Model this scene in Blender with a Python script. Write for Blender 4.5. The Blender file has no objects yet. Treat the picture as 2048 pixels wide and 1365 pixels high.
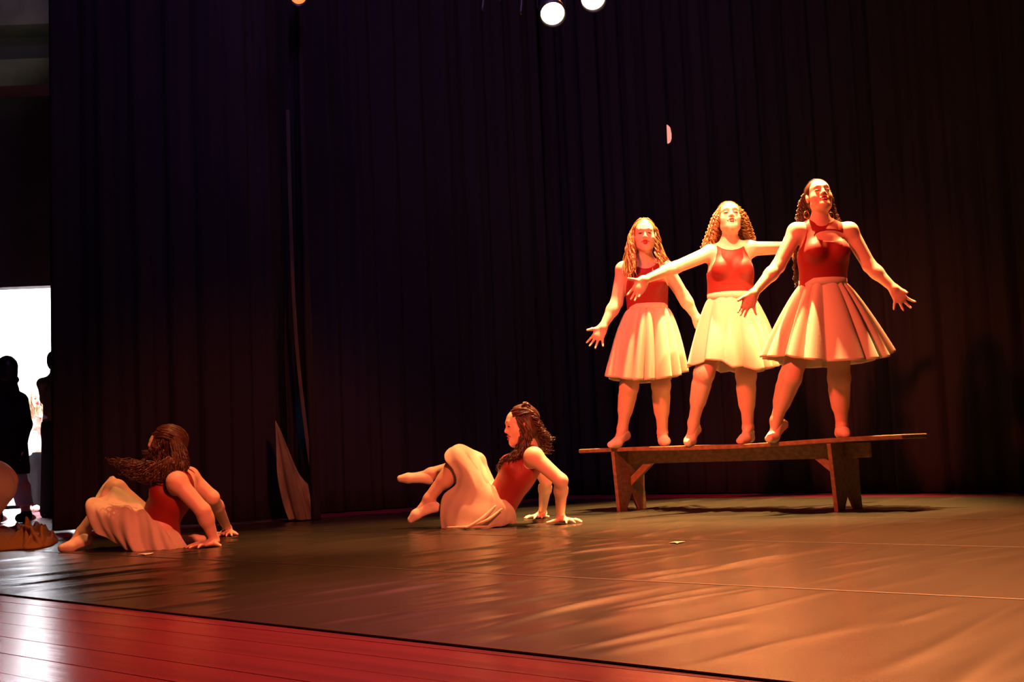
import bpy, math, random
import numpy as np
from mathutils import Vector
sc = bpy.context.scene
random.seed(5)
RNG = np.random.default_rng(5)
V = lambda *a: np.array(a, float)
def nrm(v):
    v = np.asarray(v, float); return v/np.linalg.norm(v)

# ---------------------------------------------------------------- camera
FPX = 2500.0
CAM = V(0, 0, .45)
PITCH, ROLL = math.atan(220/FPX), math.radians(2.3)
CF = V(0, math.cos(PITCH), math.sin(PITCH)); U0 = V(0, -math.sin(PITCH), math.cos(PITCH)); R0 = V(1, 0, 0)
CR = math.cos(ROLL)*R0-math.sin(ROLL)*U0; CU = math.sin(ROLL)*R0+math.cos(ROLL)*U0
cd = bpy.data.cameras.new('camera'); co = bpy.data.objects.new('camera', cd); sc.collection.objects.link(co)
cd.sensor_width = 36; cd.lens = FPX/2048*36; cd.clip_end = 100
from mathutils import Matrix
M = Matrix.Identity(4)
for i in range(3):
    M[i][0], M[i][1], M[i][2], M[i][3] = CR[i], CU[i], -CF[i], CAM[i]
co.matrix_world = M; sc.camera = co

def at(x, y, d):                        # survey point: photo pixel and distance -> place on the stage
    return CAM+(CF+CR*(x-1024)/FPX+CU*(682.5-y)/FPX)*d
def on_floor(x, y, z=0.0):
    q = CF+CR*(x-1024)/FPX+CU*(682.5-y)/FPX
    return CAM+q*((z-CAM[2])/q[2])
YAW = math.radians(42)
SU = V(math.cos(YAW), -math.sin(YAW), 0); SV = V(math.sin(YAW), math.cos(YAW), 0)   # along / across the stage
def st(u, v, z=0.0): return SU*u+SV*v+V(0, 0, z)

# ---------------------------------------------------------------- world, exposure, stage lights and added fills
sc.view_settings.view_transform = 'Standard'; sc.view_settings.look = 'None'
sc.view_settings.exposure = 0.0; sc.view_settings.gamma = 1.0
try: sc.view_settings.use_curve_mapping = False
except Exception: pass
w = bpy.data.worlds.new('world'); sc.world = w; w.use_nodes = True
w.node_tree.nodes['Background'].inputs[0].default_value = (.55, .34, .62, 1)
w.node_tree.nodes['Background'].inputs[1].default_value = .012

def spot(name, loc, target, energy, color, size=40, blend=.5, radius=.08):
    l = bpy.data.lights.new(name, 'SPOT'); l.energy = energy; l.color = color
    l.spot_size = math.radians(size); l.spot_blend = blend; l.shadow_soft_size = radius
    o = bpy.data.objects.new(name, l); sc.collection.objects.link(o)
    o.location = loc; o.rotation_euler = Vector(target-np.asarray(loc)).to_track_quat('-Z', 'Y').to_euler()
    return o
def area(name, loc, target, energy, color, sx, sy):
    l = bpy.data.lights.new(name, 'AREA'); l.energy = energy; l.color = color; l.shape = 'RECTANGLE'; l.size = sx; l.size_y = sy
    o = bpy.data.objects.new(name, l); sc.collection.objects.link(o)
    o.location = loc; o.rotation_euler = Vector(target-np.asarray(loc)).to_track_quat('-Z', 'Y').to_euler()
    return o
AMBER = (1, .50, .17); RED = (1, .115, .055)
BC = V(1.45, 8.35, 1.4)                    # the three dancers on the bench
spot('overhead_spot', V(1.55, 8.35, 6.6), BC, 16000, AMBER, 36, .8)
spot('rim_spot', V(2.0, 9.15, 6.4), BC, 6000, AMBER, 34, .8)
spot('centre_spot', V(1.0, 4.6, 6.2), V(1.36, 8.1, 1.62), 6000, (1, .50, .19), 8, .7)
spot('front_wash', V(-3.6, 2.6, 5.3), BC+V(-.2, 0, -.2), 6000, RED, 25, 1.0, .25)
spot('floor_overhead', V(.3, 7.4, 6.4), V(-.2, 7.4, .3), 3000, (1, .40, .13), 32, .7)
spot('left_overhead', V(-1.5, 6.5, 6.2), V(-1.9, 6.7, .3), 1500, (1, .36, .11), 28, .7)
spot('floor_front', V(1.5, .8, 3.4), V(-1.0, 7.4, .3), 2300, (1, .17, .08), 30, .7, .25)
spot('back_amber', V(3.3, 9.0, 5.6), V(1.7, 4.2, 0), 8200, (1, .28, .08), 60, .8, .2)
spot('back_amber', V(1.4, 9.9, 5.3), V(1.3, 6.0, 0), 2600, (1, .32, .10), 50, .8, .2)
spot('back_magenta', V(-.6, 9.2, 5.2), V(.15, 2.9, 0), 1300, (1, .12, .15), 27, .8, .2)
spot('violet_curtain_fill', V(-.2, 4.6, 6.5), V(-.9, 10.3, 4.6), 800, (.62, .27, 1), 80, .8, 1.2)  # unseen spot added to lift and tint the black curtains
spot('amber_wash', V(2.6, 3.6, 6.5), V(3.0, 9.3, 4.4), 420, (1, .34, .26), 60, .8, .8)
spot('beam_fill', V(-4.2, 11.2, 4.4), V(-6.0, 12.9, 5.4), 15, (1, .9, .7), 70, .8, .2)  # unseen fill added to brighten the beams at upper left
spot('blue_fold_fill', V(-4.1, 8.2, 2.5), at(350, 690, 8.9), 150, (.30, .50, 1), 7, .8, .1)  # unseen spot added for blue glints on the curtain folds
area('room_light', V(-5.0, 14.6, 3.12), V(-5.0, 14.6, 0), 1000, (.93, .97, 1), 2.4, 1.8)

# ---------------------------------------------------------------- materials
MATS = {}
def mat(name, color, rough=.6, spec=.5, noise=None, bump=None, metal=0, emit=None, sheen=0):
    if name in MATS: return MATS[name]
    m = bpy.data.materials.new(name); m.use_nodes = True; nt = m.node_tree; b = nt.nodes['Principled BSDF']
    b.inputs['Base Color'].default_value = (*color, 1); b.inputs['Roughness'].default_value = rough
    b.inputs['Metallic'].default_value = metal; b.inputs['Specular IOR Level'].default_value = spec
    if sheen: b.inputs['Sheen Weight'].default_value = sheen
    if emit:
        b.inputs['Emission Color'].default_value = (*emit[0], 1); b.inputs['Emission Strength'].default_value = emit[1]
    tc = nt.nodes.new('ShaderNodeTexCoord')
    if noise:
        scale, col2, lo, hi = noise
        n = nt.nodes.new('ShaderNodeTexNoise'); n.inputs['Scale'].default_value = 1; n.inputs['Detail'].default_value = 4
        mp = nt.nodes.new('ShaderNodeMapping'); mp.inputs['Scale'].default_value = scale if hasattr(scale, '__len__') else (scale,)*3
        nt.links.new(tc.outputs['Object'], mp.inputs[0]); nt.links.new(mp.outputs[0], n.inputs['Vector'])
        r = nt.nodes.new('ShaderNodeValToRGB'); r.color_ramp.elements[0].position = lo; r.color_ramp.elements[1].position = hi
        r.color_ramp.elements[0].color = (*color, 1); r.color_ramp.elements[1].color = (*col2, 1)
        nt.links.new(n.outputs['Fac'], r.inputs[0]); nt.links.new(r.outputs[0], b.inputs['Base Color'])
    if bump:
        scale, strength, dist = bump
        n = nt.nodes.new('ShaderNodeTexNoise'); n.inputs['Scale'].default_value = 1; n.inputs['Detail'].default_value = 3
        mp = nt.nodes.new('ShaderNodeMapping'); mp.inputs['Scale'].default_value = scale if hasattr(scale, '__len__') else (scale,)*3
        nt.links.new(tc.outputs['Object'], mp.inputs[0]); nt.links.new(mp.outputs[0], n.inputs['Vector'])
        bp = nt.nodes.new('ShaderNodeBump'); bp.inputs['Strength'].default_value = strength; bp.inputs['Distance'].default_value = dist
        nt.links.new(n.outputs['Fac'], bp.inputs['Height']); nt.links.new(bp.outputs[0], b.inputs['Normal'])
    MATS[name] = m; return m
SKIN = mat('skin', (.72, .43, .32), .5, .4)
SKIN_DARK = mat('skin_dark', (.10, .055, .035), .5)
SHOE = mat('pale_canvas', (.80, .60, .48), .7, .3, bump=(60, .2, .004))
RED_CLOTH = mat('red_stretch', (.25, .011, .008), .58, .4, bump=(90, .15, .003), sheen=.06)
SKIRT = mat('cream_cotton', (.62, .51, .39), .85, .2, bump=(70, .15, .003), sheen=.2)
HAIR_FAIR = mat('hair_fair', (.42, .19, .07), .45, .5, noise=(40, (.24, .09, .03), .35, .65))
HAIR_DARK = mat('hair_dark', (.085, .030, .014), .4, .5, noise=(40, (.035, .012, .006), .35, .65))
HAIR_BLACK = mat('hair_black', (.012, .01, .01), .4)
BLACK_CLOTH = mat('black_cloth', (.012, .011, .013), .85, .2)
GREY_CLOTH = mat('grey_cloth', (.62, .63, .60), .85, .2, bump=(40, .3, .01))
WHITE_CLOTH = mat('white_cloth', (.75, .74, .72), .8, .2)
LIP = mat('lipstick', (.38, .03, .03), .4)
DARK = mat('lash_dark', (.05, .02, .015), .5)
GOLD = mat('gold_metal', (.8, .45, .15), .25, metal=1)
CURTAIN = mat('black_velour', (.0125, .010, .013), .95, .15, noise=((.8, .8, .25), (.0085, .007, .009), .4, .6))
CURTAIN_LIT_EDGE = mat('velour_lit_edge', (.050, .042, .032), .95, .15, noise=((6, 6, 2.5), (.022, .018, .014), .4, .65))  # paler velour: light caught along the edge, put into the colour
CURTAIN_LIT = mat('velour_lit_hem', (.22, .20, .09), .95, .15, noise=((6, 6, 2.5), (.10, .085, .055), .4, .65))  # much paler velour that paints the light pool on the hem
BENCH = mat('pine_wood', (.28, .16, .085), .55, .4, noise=((3, 40, 40), (.18, .10, .05), .35, .65), bump=((3, 60, 60), .2, .003))
BROWN_CLOTH = mat('brown_cloth', (.17, .068, .022), .9, .2, bump=(30, .3, .01))
BLACK_METAL = mat('black_metal', (.02, .02, .022), .45, metal=0)
WALL_GREY = mat('wall_paint_grey', (.10, .10, .10), .9, .2, noise=(2, (.08, .08, .085), .4, .6))
WALL_WHITE = mat('wall_paint_white', (.85, .86, .87), .9, .2)
BLACK_PAINT = mat('black_paint', (.012, .011, .013), .9, .2)
PAPER = mat('paper', (.85, .8, .7), .8)

# ---------------------------------------------------------------- object helpers
def link(o, parent=None):
    sc.collection.objects.link(o)
    if parent is not None: o.parent = parent
    return o
def thing(name, label, cat, loc, group=None):
    o = bpy.data.objects.new(name, None); o.empty_display_size = .1; sc.collection.objects.link(o)
    o.location = loc; o['label'] = label; o['category'] = cat
    if group: o['group'] = group
    return o
def mesh_np(name, verts, faces, m, parent=None, smooth=True):
    """verts are world points; they are stored relative to the parent's base"""
    v = np.asarray(verts, float)
    p, off = parent, V(0, 0, 0)
    while p is not None:
        off = off+np.array(p.location); p = p.parent
    v = v-off
    me = bpy.data.meshes.new(name)
    if isinstance(faces, np.ndarray):
        nf, k = faces.shape
        me.vertices.add(len(v)); me.vertices.foreach_set('co', v.astype(np.float32).ravel())
        me.loops.add(nf*k); me.loops.foreach_set('vertex_index', faces.astype(np.int32).ravel())
        me.polygons.add(nf); me.polygons.foreach_set('loop_start', np.arange(0, nf*k, k, dtype=np.int32))
        me.update(calc_edges=True)
    else:
        me.from_pydata([tuple(x) for x in v], [], faces)
    if smooth: me.polygons.foreach_set('use_smooth', np.ones(len(me.polygons), dtype=bool))
    me.materials.append(m); me.validate(); me.update()
    return link(bpy.data.objects.new(name, me), parent)
class MB:
    def __init__(s): s.v = []; s.f = []
    def add(s, v, f):
        n = len(s.v); s.v += [tuple(x) for x in v]; s.f += [tuple(i+n for i in q) for q in f]; return s
    def box(s, c, ax, ay, az):             # centre and three half-axis vectors
        c, ax, ay, az = map(np.asarray, (c, ax, ay, az))
        v = [c+i*ax+j*ay+k*az for k in (-1, 1) for j in (-1, 1) for i in (-1, 1)]
        return s.add(v, [(0, 2, 3, 1), (4, 5, 7, 6), (0, 1, 5, 4), (2, 6, 7, 3), (0, 4, 6, 2), (1, 3, 7, 5)])
    def prism(s, pts, d):                  # outline extruded by vector d
        n = len(pts); a = [np.asarray(p)-np.asarray(d)/2 for p in pts]; b = [np.asarray(p)+np.asarray(d)/2 for p in pts]
        return s.add(a+b, [tuple(range(n))[::-1], tuple(range(n, 2*n))]+[(i, (i+1) % n, n+(i+1) % n, n+i) for i in range(n)])
    def tube(s, pts, r, n=6, cap=True):
        pts = np.asarray(pts, float); m = len(pts); r = np.broadcast_to(np.asarray(r, float), (m,))
        t = np.gradient(pts, axis=0); t /= np.linalg.norm(t, axis=1)[:, None]+1e-9
        ref = V(0, 0, 1) if abs(t[0][2]) < .9 else V(1, 0, 0)
        v = []
        for i in range(m):
            a = ref-t[i]*(ref@t[i]); a = a/(np.linalg.norm(a)+1e-9); ref = a; b = np.cross(t[i], a)
            for k in range(n):
                q = 2*math.pi*k/n; v.append(pts[i]+r[i]*(math.cos(q)*a+math.sin(q)*b))
        f = [(i*n+k, i*n+(k+1) % n, (i+1)*n+(k+1) % n, (i+1)*n+k) for i in range(m-1) for k in range(n)]
        if cap: f += [tuple(range(n))[::-1], tuple(range((m-1)*n, m*n))]
        return s.add(v, f)
    def lathe(s, c, axis, prof, n=20):     # prof: (distance along axis, radius)
        axis = nrm(axis); ref = V(0, 0, 1) if abs(axis[2]) < .9 else V(1, 0, 0)
        a = nrm(np.cross(ref, axis)); b = np.cross(axis, a); v = []
        for h, r in prof:
            for k in range(n):
                q = 2*math.pi*k/n; v.append(np.asarray(c)+axis*h+r*(math.cos(q)*a+math.sin(q)*b))
        f = [(i*n+k, i*n+(k+1) % n, (i+1)*n+(k+1) % n, (i+1)*n+k) for i in range(len(prof)-1) for k in range(n)]
        return s.add(v, f+[tuple(range(n))[::-1], tuple(range((len(prof)-1)*n, len(prof)*n))])
    def build(s, name, m, parent=None, smooth=False): return mesh_np(name, s.v, s.f, m, parent, smooth)
def bevel(o, w_=.004):
    b = o.modifiers.new('bevel', 'BEVEL'); b.width = w_; b.segments = 2; b.limit_method = 'ANGLE'; return o
def struct(o): o['kind'] = 'structure'; return o

def catmull(P, n):
    P = np.asarray(P, float); m = len(P)
    if m == 2: return P[0]+(P[1]-P[0])*np.linspace(0, 1, n)[:, None]
    t = np.linspace(0, m-1, n); i = np.minimum(t.astype(int), m-2); u = (t-i).reshape((-1,)+(1,)*(P.ndim-1))
    p1 = P[i]; p2 = P[i+1]; p0 = P[np.maximum(i-1, 0)]; p3 = P[np.minimum(i+2, m-1)]
    return .5*(2*p1+(p2-p0)*u+(2*p0-5*p1+4*p2-p3)*u*u+(3*p1-p0-3*p2+p3)*u**3)
def grid_faces(nu, nv, wrap=False):
    i, j = np.meshgrid(np.arange(nu if wrap else nu-1), np.arange(nv-1), indexing='ij')
    i2 = (i+1) % nu
    return np.stack([i*nv+j, i2*nv+j, i2*nv+j+1, i*nv+j+1], -1).reshape(-1, 4)
def loft(name, curves, m, parent, nu=60, nv=40, fold=0, freq=9, thick=.004, seed=0, floor=.006):
    C = np.array([catmull(c, nv) for c in curves]); S = catmull(C, nu)          # nu x nv x 3
    if fold:
        r = np.random.default_rng(seed)
        du = np.gradient(S, axis=0); dv = np.gradient(S, axis=1); N = np.cross(du, dv); N /= np.linalg.norm(N, axis=2)[..., None]+1e-9
        u = np.linspace(0, 1, nu)[:, None]; v = np.linspace(0, 1, nv)[None]
        wv = sum(np.sin(freq*k*u*2*math.pi+r.uniform(0, 6)+2.5*v*r.uniform(-1, 1))/k for k in (1, 1.7, 2.6))
        S = S+N*(fold*wv*np.minimum(1, .25+v))[..., None]
    S[..., 2] = np.maximum(S[..., 2], floor)
    o = mesh_np(name, S.reshape(-1, 3), grid_faces(nu, nv), m, parent)
    sm = o.modifiers.new('thickness', 'SOLIDIFY'); sm.thickness = thick; sm.offset = 0
    return o

# ---------------------------------------------------------------- bodies: a blended distance field, meshed as one surface
class Field:
    def __init__(s): s.ops = []
    def _add(s, kind, fn, lo, hi, k): s.ops.append((kind, fn, np.asarray(lo), np.asarray(hi), k)); return s
    def cone(s, a, b, ra, rb=None, k=.025, kind='u'):
        a = np.asarray(a, float); b = np.asarray(b, float); rb = ra if rb is None else rb; R = max(ra, rb)
        ab = b-a; L = ab@ab+1e-12
        def fn(X, Y, Z):
            px, py, pz = X-a[0], Y-a[1], Z-a[2]
            t = np.clip((px*ab[0]+py*ab[1]+pz*ab[2])/L, 0, 1)
            return np.sqrt((px-t*ab[0])**2+(py-t*ab[1])**2+(pz-t*ab[2])**2)-(ra+(rb-ra)*t)
        return s._add(kind, fn, np.minimum(a, b)-R, np.maximum(a, b)+R, k)
    def flat(s, a, b, ra, rb, n, fl, k=.03, kind='u'):
        a = np.asarray(a, float); b = np.asarray(b, float); R = max(ra, rb); L = np.linalg.norm(b-a)+1e-9
        w_ = (b-a)/L; n = nrm(np.asarray(n)-w_*(np.asarray(n)@w_)); e = np.cross(w_, n)
        def fn(X, Y, Z):
            px, py, pz = X-a[0], Y-a[1], Z-a[2]
            h = px*w_[0]+py*w_[1]+pz*w_[2]; t = np.clip(h/L, 0, 1)
            q = (px*n[0]+py*n[1]+pz*n[2])/fl; g = px*e[0]+py*e[1]+pz*e[2]
            return (np.sqrt(q*q+g*g+(h-t*L)**2)-(ra+(rb-ra)*t))*(.4+.6*fl)
        return s._add(kind, fn, np.minimum(a, b)-R, np.maximum(a, b)+R, k)
    def ell(s, c, ax, r, k=.02, kind='u'):   # ax: 3x3 rows are the axes
        c = np.asarray(c, float); A = np.asarray(ax, float); R = max(r)
        def fn(X, Y, Z):
            px, py, pz = X-c[0], Y-c[1], Z-c[2]
            q = [px*A[i][0]+py*A[i][1]+pz*A[i][2] for i in range(3)]
            k0 = np.sqrt(sum((q[i]/r[i])**2 for i in range(3))); k1 = np.sqrt(sum((q[i]/r[i]**2)**2 for i in range(3)))
            return k0*(k0-1)/(k1+1e-6)
        return s._add(kind, fn, c-R, c+R, k)
    def ball(s, c, r, k=.02, kind='u'): return s.cone(c, c, r, r, k, kind)
    def plane(s, p, n, k=.004):              # keeps the side n points away from
        p = np.asarray(p); n = nrm(n)
        return s._add('p', lambda X, Y, Z: (X-p[0])*n[0]+(Y-p[1])*n[1]+(Z-p[2])*n[2], p, p, k)
    def grow(s, d): s.ops.append(('g', d, None, None, 0)); return s
    def mesh(s, name, h, m, parent=None):
        us = [o for o in s.ops if o[0] == 'u']
        g = sum(o[1] for o in s.ops if o[0] == 'g')
        lo = np.min([o[2] for o in us], 0)-3*h-max(g, 0)-.015; hi = np.max([o[3] for o in us], 0)+3*h+max(g, 0)+.015
        n = np.ceil((hi-lo)/h).astype(int)+1
        A = np.full(n, .1, np.float32); ax = [(lo[i]+h*np.arange(n[i])).astype(np.float32) for i in range(3)]
        for kind, fn, l, hh, k in s.ops:
            if kind == 'g': A -= fn; continue
            if kind == 'p': sl = [slice(0, n[i]) for i in range(3)]
            else:
                mg = max(k, .03)+2*h+abs(g)
                sl = [slice(max(0, int((l[i]-mg-lo[i])/h)), max(0, min(n[i], int((hh[i]+mg-lo[i])/h)+2))) for i in range(3)]
            X = ax[0][sl[0]][:, None, None]; Y = ax[1][sl[1]][None, :, None]; Z = ax[2][sl[2]][None, None, :]
            if 0 in (X.size, Y.size, Z.size): continue
            d = fn(X, Y, Z); B = A[tuple(sl)]
            if kind == 'u': q = np.maximum(k-np.abs(B-d), 0)/k; B[...] = np.minimum(B, d)-q*q*k/4
            elif kind == 's': q = np.maximum(k-np.abs(B+d), 0)/k; B[...] = np.maximum(B, -d)+q*q*k/4
            else: q = np.maximum(k-np.abs(B-d), 0)/k; B[...] = np.maximum(B, d)+q*q*k/4
        v, f = nets(A, lo, h)
        return mesh_np(name, v, f, m, parent)
def nets(A, lo, h):
    S = A < 0; nx, ny, nz = A.shape
    cnt = np.zeros((nx-1, ny-1, nz-1), np.int8)
    for dx in (0, 1):
        for dy in (0, 1):
            for dz in (0, 1): cnt += S[dx:nx-1+dx, dy:ny-1+dy, dz:nz-1+dz]
    mask = (cnt > 0) & (cnt < 8); cells = np.argwhere(mask)
    ids = np.full(mask.shape, -1, np.int32); ids[mask] = np.arange(len(cells))
    cor = [(x, y, z) for x in (0, 1) for y in (0, 1) for z in (0, 1)]
    val = {c: A[cells[:, 0]+c[0], cells[:, 1]+c[1], cells[:, 2]+c[2]] for c in cor}
    acc = np.zeros((len(cells), 3)); num = np.zeros(len(cells))
    for a in cor:
        for i in range(3):
            if a[i] == 0:
                b = tuple(1 if j == i else a[j] for j in range(3)); va, vb = val[a], val[b]
                x = (va < 0) != (vb < 0); t = np.where(x, va/np.where(x, va-vb, 1), 0)
                p = np.array(a, float)[None]+t[:, None]*(np.array(b)-np.array(a))[None]
                acc += np.where(x[:, None], p, 0); num += x
    v = lo+h*(cells+acc/num[:, None]); fs = []
    for i in range(3):
        j, k = (i+1) % 3, (i+2) % 3
        a = np.take(S, range(0, A.shape[i]-1), i); b = np.take(S, range(1, A.shape[i]), i)
        e = np.argwhere(a != b); e = e[(e[:, j] > 0) & (e[:, k] > 0) & (e[:, j] < A.shape[j]-1) & (e[:, k] < A.shape[k]-1)]
        flip = S[e[:, 0], e[:, 1], e[:, 2]]
        def q(dj, dk):
            c = e.copy(); c[:, j] += dj; c[:, k] += dk; return ids[c[:, 0], c[:, 1], c[:, 2]]
        Q = np.stack([q(-1, -1), q(0, -1), q(0, 0), q(-1, 0)], -1)
        Q[~flip] = Q[~flip][:, ::-1]; fs.append(Q)
    return v, np.concatenate(fs)

def head_frame(yaw=0, pitch=0, roll=0):
    """yaw 0 faces the camera, + turns to the viewer's right; pitch + tips the face up; roll + leans the crown to the viewer's right"""
    y, p, r = map(math.radians, (yaw, pitch, roll))
    f0 = V(math.sin(y), -math.cos(y), 0); x0 = V(math.cos(y), math.sin(y), 0)   # x0: viewer's right at yaw 0
    f = f0*math.cos(p)+V(0, 0, 1)*math.sin(p); z = -f0*math.sin(p)+V(0, 0, 1)*math.cos(p)
    z2 = z*math.cos(r)+x0*math.sin(r); x2 = x0*math.cos(r)-z*math.sin(r)
    return np.array([x2, f, z2])
def head(F, c, A, s=1.0, ears=True):
    P = lambda x, y, z: c+s*(A[0]*x+A[1]*y+A[2]*z)
    F.ell(P(0, -.012, .034), A, (.073*s, .092*s, .083*s), .02)
    F.ell(P(0, .025, -.04), A, (.058*s, .062*s, .076*s), .03)
    F.ell(P(0, .050, .030), A, (.055*s, .040*s, .050*s), .02)
    F.ball(P(0, .061, -.099), .019*s, .03)
    for x in (-1, 1):
        F.ball(P(.037*x, .043, -.030), .027*s, .03); F.cone(P(.046*x, .0, -.065), P(.012*x, .056, -.096), .019*s, .017*s, .03)
    F.cone(P(-.030, .082, .022), P(.030, .082, .022), .011*s, .011*s, .018)
    for x in (-1, 1): F.ball(P(.031*x, .104, .002), .019*s, .014, 's')
    for x in (-1, 1): F.ell(P(.031*x, .074, .001), A, (.016*s, .0135*s, .010*s), .005)
    F.cone(P(0, .083, .012), P(0, .0985, -.027), .0075*s, .0105*s, .010)
    for x in (-1, 1): F.ball(P(.012*x, .090, -.031), .008*s, .008)
    F.cone(P(-.016, .080, -.058), P(.016, .080, -.058), .0085*s, .0085*s, .008)
    F.cone(P(-.013, .078, -.070), P(.013, .078, -.070), .0085*s, .0085*s, .008)
    if ears:
        for x in (-1, 1): F.ell(P(.073*x, -.008, -.005), [A[0], A[1], A[2]], (.011*s, .019*s, .031*s), .008)
def face_parts(c, A, parent, s=1.0, h=.0028, lid=SKIN, open_=True):
    P = lambda x, y, z: c+s*(A[0]*x+A[1]*y+A[2]*z)
    L = Field(); L.cone(P(-.025, .079, -.0610), P(-.005, .0895, -.0545), .0045, .0068, .004).cone(P(.025, .079, -.0610), P(.005, .0895, -.0545), .0045, .0068, .004)
    L.cone(P(-.021, .079, -.0655), P(-.004, .0875, -.0720), .004, .0078, .004).cone(P(.021, .079, -.0655), P(.004, .0875, -.0720), .004, .0078, .004)
    L.mesh('lips', h, LIP, parent)
    for x in (-1, 1):
        q = [P(x*.014, .0885, .022), P(x*.030, .0905, .029), P(x*.046, .078, .023)]
        MB().tube(catmull(q, 9), [.0018, .003, .0034, .0034, .0032, .003, .0026, .002, .001], 6).build('eyebrow', DARK, parent, True)
        q = [P(x*.016, .083, -.001), P(x*.031, .089, -.0035 if not open_ else .001), P(x*.046, .080, -.002)]
        MB().tube(catmull(q, 9), [.001, .002, .0028, .0032, .0032, .003, .0026, .002, .001], 6).build('eyelashes', DARK, parent, True)
        if open_:
            E = Field(); E.ell(P(.031*x, .0815, -.0015), A, (.008*s, .0065*s, .0052*s), .003); E.mesh('eye', .002, DARK, parent)

def hand(F, wrist, tips, thumb, nrml, plen=.082, pw=.036, fr=.0082, wr=.024, cupping=.010):
    """tips: four fingertips in order (index..little); nrml: out of the back of the hand"""
    tips = [np.asarray(t) for t in tips]; mid = (tips[1]+tips[2])/2; d = nrm(mid-wrist)
    nr = nrm(nrml-d*(np.asarray(nrml)@d)); side = np.cross(d, nr)
    if (tips[0]-tips[3])@side < 0: side = -side
    F.flat(wrist, wrist+d*plen*.55, wr, pw*.95, nr, .45, .02); F.flat(wrist+d*plen*.4, wrist+d*(plen-.02), pw, pw*.98, nr, .38, .02)
    for i, t in enumerate(tips):
        b = wrist+d*(plen-.012-(.012 if i == 3 else 0))+side*pw*(.82-.55*i); v = t-b; L = np.linalg.norm(v); mx = (.082, .090, .086, .068)[i]
        if L > mx: t = b+v*mx/L
        m1 = b+(t-b)*.42+nr*cupping; m2 = b+(t-b)*.74+nr*cupping*.8
        F.cone(b, m1, fr*1.08, fr, .010).cone(m1, m2, fr, fr*.92, .004).cone(m2, t, fr*.92, fr*.78, .004)
    tb = wrist+d*plen*.25+side*pw*.6; v = np.asarray(thumb)-tb; L = np.linalg.norm(v)
    te = tb+v*min(L, .085)/L; m1 = tb+(te-tb)*.5+side*.006
    F.cone(tb, m1, .014, .0105, .015).cone(m1, te, .0105, .0085, .005)
def arm(F, S, E, W, r=.046, k=.02):
    F.ball(S, r*1.08, .05); F.cone(S, E, r*1.06, r*.86, k); F.cone(E, E+(W-E)*.3, r*.82, r*.86, k)
    F.cone(E+(W-E)*.25, W, r*.86, r*.52, k); F.cone(W, W+(W-E)*.02, r*.52, r*.5, k)
def leg(F, H, K, An, back, r=.088, calf=.06, k=.03, knee=.058, ank=.036):
    F.cone(H, K, r, knee*1.03, k); F.ball(K-np.asarray(back)*.008, knee*.98, k)
    F.cone(K, An, knee*.9, ank, k); m = K+(An-K)*.32+np.asarray(back)*.016
    F.cone(m-(An-K)*.08, m+(An-K)*.2, calf, calf*.82, .03)
def foot(F, An, heel, ball, toe, r=.033, k=.02, g=0):
    F.cone(An, heel, r+g, r*.78+g, k); F.cone(An, ball, r*.95+g, r*.85+g, k); F.cone(heel, ball, r*.75+g, r*.78+g, k); F.cone(ball, toe, r*.82+g, r*.5+g, k)
    s = nrm(np.cross(ball-heel, An-heel)) if np.linalg.norm(np.cross(ball-heel, An-heel)) > 1e-6 else V(1, 0, 0)
    F.cone(ball+s*.016, toe+s*.012, r*.62+g, r*.42+g, k); F.cone(ball-s*.016, toe-s*.01, r*.62+g, r*.42+g, k)
def torso(F, N, S1, S2, Wp, Hp, fwd, bw, ww, hw, bust=True, dep=.72, girdle=True):
    mid = (S1+S2)/2; up = nrm(N-Wp)*.6+nrm(mid-Wp)*.4; up = nrm(up); f = nrm(np.asarray(fwd)-up*(np.asarray(fwd)@up)); sd = np.cross(up, f)
    c1 = mid-up*(bw*.62)+f*.006; B = mid+(Wp-mid)*.50+f*.006
    F.flat(c1, B, bw*.90, bw*.94, f, dep, .03); F.flat(B, Wp, bw*.94, ww, f, dep, .04); F.flat(Wp, Hp, ww, hw, f, dep*1.08, .05)
    if girdle:
        a = S1+(S2-S1)*.06; b = S2+(S1-S2)*.06; F.cone(a, b, .044, .044, .04)
        for S in (S1, S2): F.cone(N+up*.01, N+(S-N)*.75-up*.012, .046, .032, .03)
    if bust:
        for x in (-1, 1): F.ell(B+sd*x*bw*.46+f*bw*.52+up*.035, [sd, f, up], (bw*.42, bw*.36, bw*.42), .03)
    return up, f, sd, B

def locks(mb, guides, n, spread, curl=.012, turns=5, rad=.0035, seed=1, npts=22, taper=.35):
    """hair locks scattered around guide curves"""
    r = np.random.default_rng(seed); G = [catmull(g, npts) for g in guides]
    t = np.linspace(0, 1, npts)
    for i in range(n):
        a = r.integers(len(G)); b = min(len(G)-1, max(0, a+r.integers(-1, 2))); q = r.uniform(0, .6)
        c = G[a]*(1-q)+G[b]*q; L = r.uniform(.72, 1.08); c = np.array([np.interp(np.minimum(t*L, 1), t, c[:, j]) for j in range(3)]).T
        off = r.normal(0, 1, 3); off *= spread/np.linalg.norm(off)*r.uniform(.2, 1); c = c+off*(.35+.65*t[:, None])
        ph = r.uniform(0, 6.3); tn = turns*r.uniform(.7, 1.3); am = curl*np.minimum(1, t*3)
        d = nrm(c[-1]-c[0]); e1 = nrm(np.cross(d, V(.3, 1, .2))); e2 = np.cross(d, e1)
        c = c+(e1*np.sin(ph+tn*6.28*t)[:, None]+e2*np.cos(ph+tn*6.28*t)[:, None])*am[:, None]
        mb.tube(c, rad*r.uniform(.6, 1.2)*(1-(1-taper)*t**2), 4, False)
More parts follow.
